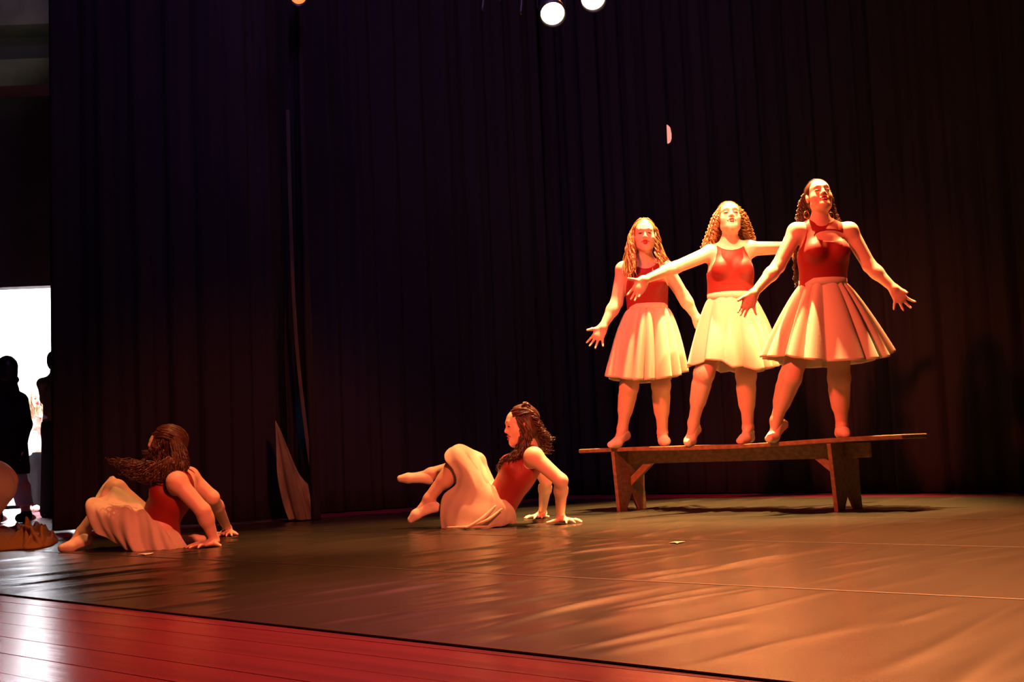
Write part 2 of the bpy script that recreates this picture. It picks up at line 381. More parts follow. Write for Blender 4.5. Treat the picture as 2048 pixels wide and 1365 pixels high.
def hair_cap(F, c, A, s=1.0, line=.075, gr=1.0):
    P = lambda x, y, z: c+s*(A[0]*x+A[1]*y+A[2]*z)
    F.ell(P(0, -.016, .036), A, (.080*s*gr, .098*s*gr, .088*s*gr), .02); F.ell(P(0, -.045, -.02), A, (.066*s, .055*s, .07*s), .03)
    n = A[1]*.84-A[2]*.546; F.plane(P(0, line, .085), n, .012)
def scalp(mb, c, A, s=1.0, n=150, seed=3, end=(.5, -.9, -.25), rad=.0032, gr=1.0, wav=.03):
    """combed strands over the cap, from the hairline to the back of the head"""
    r = np.random.default_rng(seed); cen = c+s*(A[1]*-.016+A[2]*.036); R = np.array([.080, .098, .088])*s*gr
    t = np.linspace(0, 1, 12)[:, None]
    for i in range(n):
        a = r.uniform(-1.5, 1.5); p = nrm(V(math.sin(a), .62*math.cos(a), .62+.30*math.cos(a)))
        q = nrm(V(math.sin(a)*end[0]+r.normal(0, .12), end[1], end[2]+r.normal(0, .2)))
        w_ = p*(1-t)+q*t+V(0, 0, .35)*(4*t*(1-t))*.4; w_ /= np.linalg.norm(w_, axis=1)[:, None]
        k = 1.0+r.uniform(-.01, .025)+wav*.3*np.sin(9*t+r.uniform(0, 6))
        loc = w_*R*k; mb.tube(cen+loc[:, :1]*A[0]+loc[:, 1:2]*A[1]+loc[:, 2:]*A[2], rad*r.uniform(.6, 1.1), 4, False)

def skirt_flared(parent, Wp, up, fwd, rw, hem, depth, dratio=.85, seed=1, nf=13, amp=.022, bulge=.85, label=None, tilt=0):
    """hem: photo points along the hem from left to right; the ring is laid out around them at the body's depth"""
    r = np.random.default_rng(seed)
    pts = [at(x, y, depth) for x, y in hem]; hx = np.array([p[0] for p in pts]); hz = np.array([p[2] for p in pts])
    cx, rx = (hx[0]+hx[-1])/2, (hx[-1]-hx[0])/2; cy = np.mean([p[1] for p in pts])
    n, m = 300, 36; th = np.linspace(0, 2*math.pi, n, endpoint=False); t = np.linspace(0, 1, m)
    qq = nf*th/2+r.uniform(0, 6)+1.0*np.sin(2*th+r.uniform(0, 6))+.5*np.sin(5*th+r.uniform(0, 6))
    lobe = np.abs(np.sin(qq+(.0 if nf % 2 == 0 else 0))); big = .75+.45*np.sin(3*th+r.uniform(0, 6))*np.sin(2*th+1)
    wave = (1.9*lobe**.9-1.1)*big+.25*np.sin(7*th+r.uniform(0, 6))
    VV = np.zeros((n, m, 3)); sd = V(1, 0, 0); f = V(0, -1, 0)
    hxp = cx+rx*np.cos(th); zz = np.interp(hxp, hx, hz)
    for j, tt in enumerate(t):
        g = tt**bulge
        a = rw[0]+(rx-rw[0])*g; b = rw[1]+(rx*dratio-rw[1])*g; am = amp*(tt**.7)+.003
        c = Wp*(1-tt)+V(cx, cy, 0)*tt
        VV[:, j, 0] = c[0]+(a+am*wave)*np.cos(th); VV[:, j, 1] = c[1]-(b+am*wave)*np.sin(th)
        VV[:, j, 2] = Wp[2]*(1-tt)+zz*tt
    o = mesh_np('skirt', VV.reshape(-1, 3), grid_faces(n, m, True), SKIRT, parent)
    s = o.modifiers.new('thickness', 'SOLIDIFY'); s.thickness = .003; s.offset = 0
    n2 = 64; th = np.linspace(0, 2*math.pi, n2, endpoint=False); W = []
    for z, e in ((.028, .006), (.026, .010), (-.018, .012), (-.020, .004)):
        W.append(np.stack([Wp[0]+(rw[0]+e)*np.cos(th), Wp[1]-(rw[1]+e)*np.sin(th), np.full(n2, Wp[2]+z)], -1))
    W = np.stack(W, 1); mesh_np('waistband', W.reshape(-1, 3), grid_faces(n2, 4, True), SKIRT, o)
    return o

#SCENE
# ---------------------------------------------------------------- stage floor
FLOOR_WOOD = mat('red_stage_wood', (.25, .034, .070), .21, .5, noise=((.6, 14, 14), (.15, .024, .045), .3, .7), bump=((1.2, 30, 30), .12, .004))
floor = struct(MB().box(st(-2, 6.5, -.08), SU*13, SV*8.5, V(0, 0, .04)).build('floor', BLACK_PAINT))
plank_mesh = None
PW = .145
for i in range(110):
    v = -1.2+PW*i
    if plank_mesh is None:
        L, hw = 12.5, PW/2-.0006
        ax = [(-hw, -.04), (hw, -.04), (hw, -.0012), (hw-.0015, 0), (-hw+.0015, 0), (-hw, -.0012)]
        vs = [(x, y, z) for x in (-L, L) for y, z in ax]
        fs = [(k, (k+1) % 6, 6+(k+1) % 6, 6+k) for k in range(6)]+[tuple(range(6))[::-1], tuple(range(6, 12))]
        plank_mesh = bpy.data.meshes.new('plank'); plank_mesh.from_pydata(vs, [], fs); plank_mesh.materials.append(FLOOR_WOOD); plank_mesh.update()
    o = bpy.data.objects.new('plank', plank_mesh); link(o, floor)
    o.location = st(-2, v, random.uniform(-.0012, 0)); o.rotation_euler = (random.uniform(-.002, .002), 0, -YAW)

VINYL = mat('dance_vinyl', (.034, .028, .018), .26, .5, noise=((.7, .7, .7), (.022, .020, .014), .35, .65), bump=((2.2, 2.2, 2.2), .10, .012))
vin = thing('dance_floor', 'dark olive vinyl dance floor laid over the red stage boards', 'dance floor', st(-2, 5, 0))
def vinyl_strip(v0l, v1l, v0r, v1r, seed):
    r = np.random.default_rng(seed); nu, nv = 950, 34; uR = 4.0
    s = np.linspace(0, 1, nv)[None]; q = np.linspace(0, 1, nu)[:, None]
    vv = (v0l+(v0r-v0l)*q)*(1-s)+(v1l+(v1r-v1l)*q)*s
    uL = -7.56+(vv-5.35)*.15; uu = uL+(uR-uL)*q
    z = np.full(uu.shape, .0045); w_ = v1l-v0l
    for i in range(170):                                       # ripples running across the roll
        uc, vc = r.uniform(-7.5, 4), r.uniform(v0l, v1l); sk = r.normal(0, .05); hl = r.uniform(.15, .55)*w_
        d = (uu-uc-sk*(vv-vc)-.03*np.sin(3*(vv-vc)+r.uniform(0, 6))); wd = r.uniform(.018, .050)
        z += r.uniform(.0012, .0052)*(1+.35*min(2, seed-30))*np.exp(-(d/wd)**2)*np.exp(-((vv-vc)/hl)**4)
    edge = np.minimum(s, 1-s)*w_; z = .0045+(z-.0045)*np.minimum(1, edge/.10)
    S = SU*uu[..., None]+SV*vv[..., None]+V(0, 0, 1)*z[..., None]
    top = S.reshape(-1, 3); f = grid_faces(nu, nv)
    b0 = [i*nv for i in range(nu)]; b1 = [i*nv+nv-1 for i in range(nu)]
    rim = np.concatenate([top[b0], top[b1]]); low = rim.copy(); low[:, 2] = .0006; n0 = len(top)+2*nu; top = np.concatenate([top, rim])
    b0 = [nu*nv+i for i in range(nu)]; b1 = [nu*nv+nu+i for i in range(nu)]
    e = [(b0[i+1], b0[i], n0+i, n0+i+1) for i in range(nu-1)]+[(b1[i], b1[i+1], n0+nu+i+1, n0+nu+i) for i in range(nu-1)]
    o = mesh_np('vinyl_strip', np.concatenate([top, low]), np.concatenate([f, np.array(e)]), VINYL, vin)
    # the mesh keeps world axes; turn to stage axes only in the material
    return o
seams_l = [2.26, 3.37, 4.98, 6.5, 7.9, 8.62]; seams_r = [1.95, 3.39, 4.78, 6.4, 7.9, 8.80]
for i in range(5): vinyl_strip(seams_l[i], seams_l[i+1], seams_r[i], seams_r[i+1], 30+i)

for k in (1, 2, 3):
    a_, b_ = (seams_l[k]+seams_r[k])/2, (seams_r[k]-seams_l[k])
    q = [st(-7.5+11.5*i/60, seams_l[k]+b_*i/60) for i in range(61)]; up_ = .0052
    mb = MB(); n_ = SV*.006
    for i in range(60): mb.prism([q[i]-n_, q[i+1]-n_, q[i+1]+n_, q[i]+n_], V(0, 0, .0012))
    mb.v = [(x, y, z+up_) for x, y, z in mb.v]; mb.build('seam_tape', mat('seam_tape_dark', (.012, .010, .008), .5), vin)
def scrap(label, pts, name='paper_scrap', z=.009):
    P = [on_floor(x, y, z) for x, y in pts]; c = np.mean(P, 0)
    t = thing(name, label, 'scrap', V(c[0], c[1], .0075))
    m = MB(); m.prism(P, V(0, 0, .0025)); m.build('sheet', PAPER, t)
scrap('crumpled white paper scrap on the floor in front of the left seated dancer', [(275, 1109.5), (287, 1107.8), (308, 1106.2), (302, 1108.5), (290, 1110.3), (282, 1109.4)])
scrap('small white tape scrap lying alone on the vinyl below the bench', [(1338, 1086.3), (1352, 1084.0), (1371, 1083.8), (1358, 1086), (1354, 1087.4), (1348, 1086)])

# ---------------------------------------------------------------- curtains and back walls
def curtain(name, label, line, height, m, seed, amp=.06, per=.22, flare=0, z0=.012, thick=.012, nz=24):
    r = np.random.default_rng(seed); line = np.array(line); L = np.concatenate([[0], np.cumsum(np.linalg.norm(np.diff(line, axis=0), axis=1))])
    n = max(40, int(L[-1]/.022)); s = np.linspace(0, L[-1], n); P = np.array([np.interp(s, L, line[:, j]) for j in range(3)]).T
    T = np.gradient(P, axis=0); T /= np.linalg.norm(T, axis=1)[:, None]; N = np.stack([T[:, 1], -T[:, 0], 0*T[:, 0]], -1)
    ph = np.cumsum(r.uniform(.5, 1.6, n)); ph = ph/ph[-1]*L[-1]/per*6.28
    a = amp*np.interp(s, np.linspace(0, L[-1], 30), r.uniform(.35, 1.2, 30))
    z = np.linspace(0, 1, nz); G = np.zeros((n, nz, 3)); dr = np.interp(s, np.linspace(0, L[-1], 25), r.normal(0, 1, 25))
    for j, t in enumerate(z):
        wv = a*(np.sin(ph+dr*.8*(1-t))*(1.0-.35*t)+.35*np.sin(2.3*ph+2*t))
        G[:, j] = P+N*wv[:, None]; G[:, j, 2] = z0+(height-z0)*t
    t_ = thing(name, label, 'curtain', line[0])
    o = mesh_np('drape', G.reshape(-1, 3), grid_faces(n, nz), m, t_)
    sm = o.modifiers.new('thickness', 'SOLIDIFY'); sm.thickness = thick; sm.offset = 0
    pts = P.copy(); pts[:, 2] = height+.02; MB().tube(pts[::8], .025, 8).build('curtain_rail', BLACK_METAL, t_, True)
    return t_
CH = 5.6
A0, A1, A2, A3 = on_floor(107, 1066), on_floor(470, 1049), on_floor(575, 1041), on_floor(1140, 997)
curtain('stage_curtain', 'black velour side curtain behind the left seated dancer, beside the lit doorway', [A0, A1, A2-V(.0, -.12, 0)], CH, CURTAIN, 3, .045, .27)
curtain('stage_curtain', 'black velour side curtain in the gap between the pale hem and the back curtain', [A2+V(-.25, .55, 0), V(-.3, 11.2, 0), V(.35, 11.9, 0)], CH, CURTAIN, 4, .04, .3)
BL = st(-8.2, 9.42); BM = st(-4.05, 9.36); BR = st(2.5, 9.36)
curtain('stage_curtain', 'wide black backdrop curtain hanging behind the bench', [st(-7.9, 9.40), st(-4.0, 9.40)], CH, CURTAIN, 7, .045, .24)
curtain('stage_curtain', 'black backdrop curtain at the far right, overlapping the wide one', [st(-4.35, 9.27), st(2.5, 9.27)], CH, CURTAIN, 8, .05, .26)

# narrow turned-out leg; the light pool on its hem is put into the colour
t = thing('stage_curtain', 'narrow black curtain edge flaring onto the floor, the light on its hem put into the colour', 'curtain', A2)
zs = np.linspace(0, 1, 40); cv = []
for q in np.linspace(0, 1, 26):
    col = []
    for h in np.linspace(0, 1, 8):
        xb = 577+(641-577)*q; yb = 1041-4*q+3*math.sin(q*3.1); xt = 578+(600-578)*q
        dep = 9.22+.10*math.sin(q*6.0)*(1-h)-.22*q*(1-h)**2
        yy = yb*(1-h)+(-260)*h; lean = (1-h)**1.6
        xx = xt+(xb-xt)*lean-(10*math.sin(math.pi*min(1, (1-h)*1.15)**6)*(1-q) if h < .3 else 0)
        p = at(xx, yy, dep)
        col.append(p)
    col[0][2] = .012; cv.append(col)
cv = [c[::-1] for c in cv]
loft('drape', cv, CURTAIN, t, 50, 60, .006, 2.2, .010, 3)
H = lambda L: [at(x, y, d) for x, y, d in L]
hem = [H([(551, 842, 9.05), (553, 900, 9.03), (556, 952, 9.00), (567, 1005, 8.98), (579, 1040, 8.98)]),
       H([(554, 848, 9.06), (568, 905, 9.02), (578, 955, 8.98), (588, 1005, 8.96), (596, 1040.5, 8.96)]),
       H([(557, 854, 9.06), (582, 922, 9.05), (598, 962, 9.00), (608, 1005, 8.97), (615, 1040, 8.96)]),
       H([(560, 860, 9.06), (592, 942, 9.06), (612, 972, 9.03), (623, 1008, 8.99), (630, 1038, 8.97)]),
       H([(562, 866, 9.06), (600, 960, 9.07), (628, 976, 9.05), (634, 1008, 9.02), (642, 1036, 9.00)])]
loft('lit_hem', hem, CURTAIN_LIT, t, 60, 50, .010, 2.4, .006, 4, .012)
loft('lit_edge', [H([(577+o, 220, 9.04), (584+o, 480, 9.02), (594+o, 680, 9.0), (612+o, 850, 8.99), (626+o, 950, 9.0), (634+o, 985, 9.0)]) for o in (-5, -2, 2)], CURTAIN_LIT_EDGE, t, 6, 50, 0, 2, .006, 4)  # strip coloured paler where the curtain edge would catch light

# backstage: dark wall with a doorway into a white room
DW = 13.0
def wallbox(name, x0, x1, z0, z1, y0, y1, m, kind=True):
    return struct(MB().box(((x0+x1)/2, (y0+y1)/2, (z0+z1)/2), V((x1-x0)/2, 0, 0), V(0, (y1-y0)/2, 0), V(0, 0, (z1-z0)/2)).build(name, m))
dl, dr_ = -5.42, -4.35
wl = wallbox('wall_back', -9.5, dl, 0, 7, 12.9, 13.1, WALL_GREY)
wr_ = wallbox('wall_right', dr_, 8.0, 0, 7, 13.3, 13.5, BLACK_PAINT)
wt = wallbox('wall_upper', dl, dr_, 2.36, 7, 12.9, 13.1, WALL_GREY)
wj = wallbox('trim_1', dr_, dr_+.15, 0, 7, 12.9, 13.5, WALL_GREY)
for x0, x1, z0, z1 in ((-7, 0, 5.02, 5.9), (-7, 0, 4.38, 4.66)):
    struct(bevel(wallbox('trim_2', -7, -3.6, z0, z1, 12.5, 12.9, mat('concrete_beam', (.20, .19, .17), .9, .2, noise=(4, (.15, .15, .14), .4, .6)))))
wallbox('wall_room_back', -7.2, -3.4, 0, 3.2, 16.5, 16.6, WALL_WHITE)
wallbox('wall_room_left', -7.2, -7.1, 0, 3.2, 13.1, 16.5, WALL_WHITE)
wallbox('wall_room_right', -3.5, -3.4, 0, 3.2, 13.5, 16.5, WALL_WHITE)
wallbox('wall_room_front', -7.1, dl, 0, 3.2, 13.1, 13.14, WALL_WHITE); wallbox('wall_room_front', dr_+.15, -3.5, 0, 3.2, 13.5, 13.54, WALL_WHITE)
wallbox('ceiling_room', -7.2, -3.4, 3.2, 3.3, 13.1, 16.6, WALL_WHITE)
wallbox('ceiling', -13, 12, 7, 7.1, -4, 16.6, BLACK_PAINT)
for x in (dl, dr_):
    struct(bevel(MB().box(V(x+(.03 if x == dl else -.03), 12.88, 1.18), V(.03, 0, 0), V(0, .04, 0), V(0, 0, 1.18)).build('trim_3', BLACK_PAINT)))

# ---------------------------------------------------------------- bench
FL, FR = on_floor(1236, 1024), on_floor(1672, 1026)
bu = nrm(FR-FL); bn = V(-bu[1], bu[0], 0)
if bn[1] < 0: bn = -bn
ZT = .443
bench = thing('bench', 'long rustic wooden trestle bench under the three standing dancers', 'bench', (FL+FR)/2+bn*.16)
BCEN = (FL+FR)/2+bn*.16; half = np.linalg.norm(FR-FL)/2
def bp(a, b, z): return BCEN+bu*a+bn*b+V(0, 0, z)
pl, pr = -half-.33, half+.46
pts = []
nseg = 24
top = MB(); vs = []; fsb = []
for i in range(nseg+1):
    a = pl+(pr-pl)*i/nseg; q = i/nseg; zt = ZT+.012*q-.010*math.sin(math.pi*q)+.004*math.sin(9*q); e = .004*math.sin(13*q)
    vs += [bp(a, -.165+e, zt-.028), bp(a, .165+e, zt-.028), bp(a, .165+e, zt), bp(a, -.165+e, zt)]
for i in range(nseg):
    for k in range(4): fsb.append((4*i+k, 4*i+(k+1) % 4, 4*i+4+(k+1) % 4, 4*i+4+k))
fsb += [(3, 2, 1, 0), tuple(4*nseg+k for k in range(4))]
bevel(mesh_np('seat_plank', vs, fsb, BENCH, bench, False), .005)
for a in (-half, half):
    o = [(-.175, .418), (-.155, 0), (-.075, 0), (.0, .125), (.075, 0), (.155, 0), (.150, .16), (.175, .418)]
    sk = .045
    pts = [bp(a-sk*(z/.42)*.3, y, z) for y, z in o]
    bevel(MB().prism(pts, bu*.028).build('leg_board', BENCH, bench), .004)
bevel(MB().prism([bp(-half-.10, 0, .415), bp(half+.17, 0, .418), bp(half+.17, 0, .325), bp(-half-.10, 0, .325)][::-1], bn*.028).build('rail', BENCH, bench), .003)
for s in (-1, 1):
    a = s*half
    bevel(MB().prism([bp(a-s*.012, 0, .17), bp(a-s*.012, 0, .235), bp(a-s*.14, 0, .335), bp(a-s*.22, 0, .335)], bn*.03).build('brace', BENCH, bench), .003)
def bdepth(px):                           # distance of the bench's centre line seen at this column
    k = (px-1024)/FPX; lo, hi = -1.6, 1.8
    for _ in range(40):
        m_ = (lo+hi)/2; p = bp(m_, 0, ZT); d = (p-CAM)@CF
        if ((p-CAM)@CR)/d < k: lo = m_
        else: hi = m_
    return (bp((lo+hi)/2, 0, ZT)-CAM)@CF
ZB = ZT+.003
def btop(p):                              # height of the plank's upper face under a point
    q = ((np.asarray(p)-BCEN)@bu-pl)/(pr-pl); return ZT+.012*q-.010*math.sin(math.pi*q)+.004*math.sin(9*q)

# ---------------------------------------------------------------- standing dancers
def put(p, z): q = np.array(p); q[2] = z; return q
def standing(label, s, hairfn):
    D = s['D']; J = lambda k: at(s[k][0], s[k][1], D+(s[k][2] if len(s[k]) > 2 else 0))
    fw = V(math.sin(math.radians(s.get('turn', 0))), -1, 0)
    N, S1, S2, Wp, Hp = J('neck'), J('s1'), J('s2'), J('waist'), J('hip')
    base = put((at(s['an1'][0], s['an1'][1], D)+at(s['an2'][0], s['an2'][1], D))/2, ZB)
    t = thing('person', label, 'person', base)
    F = Field(); bw, ww, hw = s['w']
    up, f, sd, B = torso(F, N, S1, S2, Wp, Hp, fw, bw, ww, hw)
    A = head_frame(*s['head']); hc = J('hc')
    F.cone(N-up*.02, hc-A[2]*.06-A[1]*.02, .052, .050, .03); head(F, hc, A, s.get('hs', 1))
    arm(F, S1, J('e1'), J('w1'), s['ar']); arm(F, S2, J('e2'), J('w2'), s['ar'])
    for k in ('1', '2'):
        h = s['h'+k]; d = D+h['d']
        hand(F, J('w'+k), [at(x, y, d+q) for (x, y), q in zip(h['tips'], h.get('dd', (0, 0, 0, 0)))], at(*h['thumb'], d), V(*h.get('n', (0, 1, 0))))
    SH = []
    for k in ('1', '2'):
        H, K, An = J('hp'+k), J('k'+k), J('an'+k); leg(F, H, K, An, V(0, 1, 0), .090, s['calf'], knee=s['calf']*.98)
        hl, bl, to = J('hl'+k), J('bl'+k), J('to'+k)
        bl[2] = btop(bl)+.033; to[2] = btop(to)+.022; hl[2] = max(hl[2], btop(hl)+.032)
        foot(F, An, hl, bl, to); SH.append((An, hl, bl, to))
    body = F.mesh('body', .0052, SKIN, t)
    for An, hl, bl, to in SH:
        G = Field(); foot(G, An+(hl-An)*.30, hl, bl, to, g=.004); G.plane(An+(hl-An)*.30+V(0, 0, .0), An-hl*.6-bl*.4, .01); G.mesh('ballet_shoe', .0052, SHOE, t)
    # leotard
    L = Field(); torso(L, N, S1, S2, Wp, Hp, fw, bw, ww, hw); L.grow(.005)
    nl = s['neckline']
    L.ell(at(*nl[0], D)+f*.06, [sd, f, up], (nl[1], .16, nl[2]), .008, 's'); L.cone(N-up*.01, N+up*.2, .062, .075, .01, 's')
    for S, x in ((S1, -1), (S2, 1)):
        o_ = nrm(S-(S1+S2)/2); L.ell(S+o_*s.get('arm_in', .028), [o_, f, up], (.062, .13, .125), .012, 's')
    if 'keyhole' in s:
        kx, ky, ka, kb = s['keyhole']; L.ell(at(kx, ky, D)+f*.10, [sd, f, up], (ka, .07, kb), .006, 's')
    L.plane(Wp-up*.07, -up, .004); L.mesh('leotard', .005, RED_CLOTH, t)
    skirt_flared(t, Wp, up, f, (ww+.010, (ww+.01)*.80), s['hem'], D, s.get('dr', .8), s['seed'], s.get('nf', 13), s.get('amp', .024), s.get('bulge', .85))
    face_parts(hc, A, t, s.get('hs', 1), open_=s.get('open', False))
    hairfn(t, hc, A, D)
    return t
def hair_build(parent, caps, mb, m, lumps=()):
    F = Field(); hair_cap(F, *caps)
    for a, b, ra, rb in lumps: F.cone(a, b, ra, rb, .03)
    o = F.mesh('hair', .006, m, parent); mb.build('curls', m, o, True); return o

def hair_w1(t, c, A, D):
    mb = MB(); scalp(mb, c, A, seed=61, end=(.9, -.55, -.5)); G = lambda L, dd: [at(x, y, D+d) for (x, y), d in zip(L, dd)]
    gl = [G([(1282, 437), (1266, 462), (1256, 500), (1250, 552)], (-.02, -.02, -.04, -.10)), G([(1278, 440), (1262, 470), (1262, 515), (1260, 560)], (0, -.02, -.08, -.13)), G([(1276, 450), (1267, 490), (1270, 520), (1266, 550)], (-.04, -.06, -.10, -.14))]
    gr = [G([(1294, 437), (1312, 462), (1318, 492), (1334, 528)], (-.02, -.01, -.02, -.03)), G([(1298, 440), (1314, 472), (1324, 505), (1342, 535)], (0, 0, 0, -.02)), G([(1300, 450), (1310, 490), (1316, 515), (1322, 530)], (-.04, -.05, -.08, -.11))]
    gb = [G([(1288, 440), (1290, 480), (1290, 545)], (.06, .11, .13))]
    locks(mb, gl, 110, .022, .007, 3, .0042, 1); locks(mb, gr, 110, .022, .007, 3, .0042, 2); locks(mb, gb, 60, .06, .008, 3, .0045, 3)
    lp = [(G([(1268, 470)], [0])[0], G([(1258, 530)], [-.05])[0], .022, .028), (G([(1312, 475)], [0])[0], G([(1326, 516)], [-.02])[0], .020, .026)]
    hair_build(t, (c, A, 1.0, .080), mb, HAIR_FAIR, lp)
def hair_w2(t, c, A, D):
    mb = MB(); scalp(mb, c, A, seed=62, end=(.9, -.55, -.4)); G = lambda L, dd: [at(x, y, D+d) for (x, y), d in zip(L, dd)]
    gl = [G([(1450, 408), (1432, 430), (1420, 462), (1408, 496)], (.02, .03, .05, .05)), G([(1448, 412), (1436, 440), (1428, 470), (1420, 498)], (-.01, -.02, 0, 0)), G([(1446, 420), (1438, 445), (1435, 470), (1432, 488)], (.0, .03, .05, .06))]
    gr = [G([(1468, 408), (1488, 430), (1500, 460), (1507, 484)], (.02, .03, .05, .05)), G([(1470, 412), (1484, 440), (1491, 465), (1495, 480)], (-.01, -.02, 0, .02)), G([(1472, 420), (1480, 445), (1484, 470), (1490, 482)], (.0, .03, .05, .06))]
    gb = [G([(1459, 415), (1459, 460), (1459, 510)], (.09, .14, .16))]
    locks(mb, gl, 140, .026, .011, 9, .0035, 4, 46); locks(mb, gr, 140, .026, .011, 9, .0035, 5, 46); locks(mb, gb, 70, .08, .012, 7, .004, 6, 36)
    lp = [(at(1432, 440, D+.05), at(1420, 484, D+.06), .028, .026), (at(1487, 440, D+.05), at(1497, 472, D+.06), .028, .024)]
    hair_build(t, (c, A, 1.0, .074), mb, HAIR_FAIR, lp)
def hair_w3(t, c, A, D):
    mb = MB(); scalp(mb, c, A, seed=63); G = lambda L, dd: [at(x, y, D+d) for (x, y), d in zip(L, dd)]
    gl = [G([(1625, 370), (1606, 400), (1600, 430), (1596, 450)], (.02, .05, .08, .10)), G([(1622, 380), (1612, 410), (1610, 435), (1606, 452)], (.04, .06, .08, .10)), G([(1605, 430), (1594, 470), (1592, 520), (1594, 572)], (.10, .13, .13, .12))]
    gr = [G([(1645, 366), (1660, 390), (1668, 425), (1680, 446)], (.02, .05, .06, .08)), G([(1650, 375), (1662, 405), (1668, 430), (1674, 448)], (.04, .06, .06, .08)), G([(1652, 400), (1664, 420), (1672, 435), (1668, 446)], (.06, .07, .06, .08))]
    gb = [G([(1637, 372), (1630, 430), (1622, 500)], (.10, .15, .17)), G([(1637, 372), (1612, 450), (1600, 560)], (.10, .15, .14))]
    locks(mb, gl, 130, .022, .011, 6, .0035, 7, 36); locks(mb, gr, 90, .020, .011, 6, .0032, 8, 36); locks(mb, gb, 70, .05, .012, 5, .004, 9, 30)
    lp = [(at(1608, 405, D+.07), at(1604, 440, D+.10), .024, .024), (at(1662, 405, D+.07), at(1668, 438, D+.08), .020, .018)]
    o = hair_build(t, (c, A, 1.0, .070), mb, HAIR_DARK, lp)
    for x, y in ((1613, 424), (1663, 426)):
        p = at(x, y+6, D-.0); th = np.linspace(0, 2*math.pi, 21)
        MB().tube([p+V(.019*math.cos(a), .012*math.cos(a), .024*math.sin(a)) for a in th], .0022, 6, False).build('earring', GOLD, t, True)

d1 = bdepth(1286)
standing('fair haired dancer with long loose hair, leftmost of three standing on the bench', dict(
    D=d1, head=(-4, 2, 0), hc=(1289, 471, -.03), neck=(1289, 520), s1=(1247, 540), s2=(1332, 538), waist=(1295, 617), hip=(1293, 668), w=(.146, .122, .165),
    e1=(1233, 606, -.02), w1=(1205, 656, -.10), e2=(1366, 592, .02), w2=(1394, 638, .0), ar=.050,
    h1=dict(d=-.14, tips=[(1173, 686), (1178, 694), (1190, 698), (1206, 696)], thumb=(1171, 661)), h2=dict(d=.02, tips=[(1404, 672), (1410, 672), (1417, 670), (1424, 664)], thumb=(1396, 660)),
    hp1=(1268, 676), k1=(1258, 775, -.02), an1=(1245, 858, .03), hl1=(1252, 872, .06), bl1=(1234, 886, -.03), to1=(1223, 891, -.06),
    hp2=(1318, 676), k2=(1322, 772, -.02), an2=(1325, 866, .05), hl2=(1325, 880, .09), bl2=(1329, 888, -.05), to2=(1331, 891, -.10), calf=.062,
    neckline=((1289, 517), .085, .075), hem=[(1212, 752), (1222, 757), (1262, 765), (1300, 764), (1340, 758), (1356, 752), (1368, 744)], seed=11, nf=14, amp=.030, open=True, bulge=.62, dr=.8), hair_w1)
d2 = bdepth(1436)
standing('curly haired dancer with both arms flung wide, middle of three standing on the bench', dict(
    D=d2, head=(-2, 20, 0), hc=(1459, 437, -.01), neck=(1459, 486), s1=(1419, 507), s2=(1500, 498), waist=(1461, 595), hip=(1462, 648), w=(.150, .134, .168),
    e1=(1352, 535, -.14), w1=(1287, 561, -.36), e2=(1570, 496, .10), w2=(1640, 520, .22), ar=.047,
    h1=dict(d=-.42, tips=[(1253, 592), (1260, 602), (1267, 606), (1276, 596)], dd=(.0, 0, 0, 0), thumb=(1249, 556)), h2=dict(d=.26, tips=[(1668, 535), (1670, 542), (1670, 548), (1664, 552)], thumb=(1655, 525)),
    hp1=(1436, 656), k1=(1408, 748, -.06), an1=(1387, 846, .02), hl1=(1393, 860, .06), bl1=(1380, 880, .0), to1=(1376, 887, -.05),
    hp2=(1487, 656), k2=(1492, 752, -.02), an2=(1496, 856, .05), hl2=(1500, 876, .08), bl2=(1490, 883, -.05), to2=(1482, 886, -.09), calf=.064,
    neckline=((1459, 482), .100, .065), hem=[(1376, 731), (1384, 734), (1400, 724), (1432, 728), (1452, 742), (1474, 738), (1495, 747), (1512, 744), (1540, 738), (1558, 731)], seed=5, nf=14, amp=.032, bulge=.75, dr=.85), hair_w2)
d3 = bdepth(1620)
standing('dark haired dancer with hoop earrings and keyhole top, rightmost on the bench', dict(
    D=d3, head=(3, 21, -2), hc=(1638, 394, -.01), neck=(1640, 444), s1=(1592, 464), s2=(1699, 463), waist=(1646, 568), hip=(1646, 624), w=(.158, .130, .170), turn=6,
    e1=(1556, 533, -.05), w1=(1506, 589, -.16), e2=(1739, 532, -.03), w2=(1789, 579, -.10), ar=.049,
    h1=dict(d=-.20, tips=[(1474, 628), (1480, 633), (1489, 634), (1513, 632)], thumb=(1476, 602)), h2=dict(d=-.14, tips=[(1831, 604), (1822, 616), (1807, 621), (1788, 620)], thumb=(1814, 586)),
    hp1=(1618, 632), k1=(1580, 757, -.06), an1=(1552, 842, .02), hl1=(1566, 850, .06), bl1=(1547, 876, .0), to1=(1539, 882, -.05),
    hp2=(1674, 632), k2=(1678, 758, -.02), an2=(1684, 854, .05), hl2=(1680, 868, .08), bl2=(1688, 873, -.05), to2=(1692, 876, -.10), calf=.066,
    neckline=((1640, 436), .075, .035), arm_in=.012, keyhole=(1652, 474, .108, .036), hem=[(1531, 714), (1542, 718), (1560, 716), (1574, 722), (1606, 728), (1637, 730), (1680, 729), (1743, 723), (1766, 715), (1782, 698)], seed=8, nf=16, amp=.030, bulge=.85, dr=.8), hair_w3)

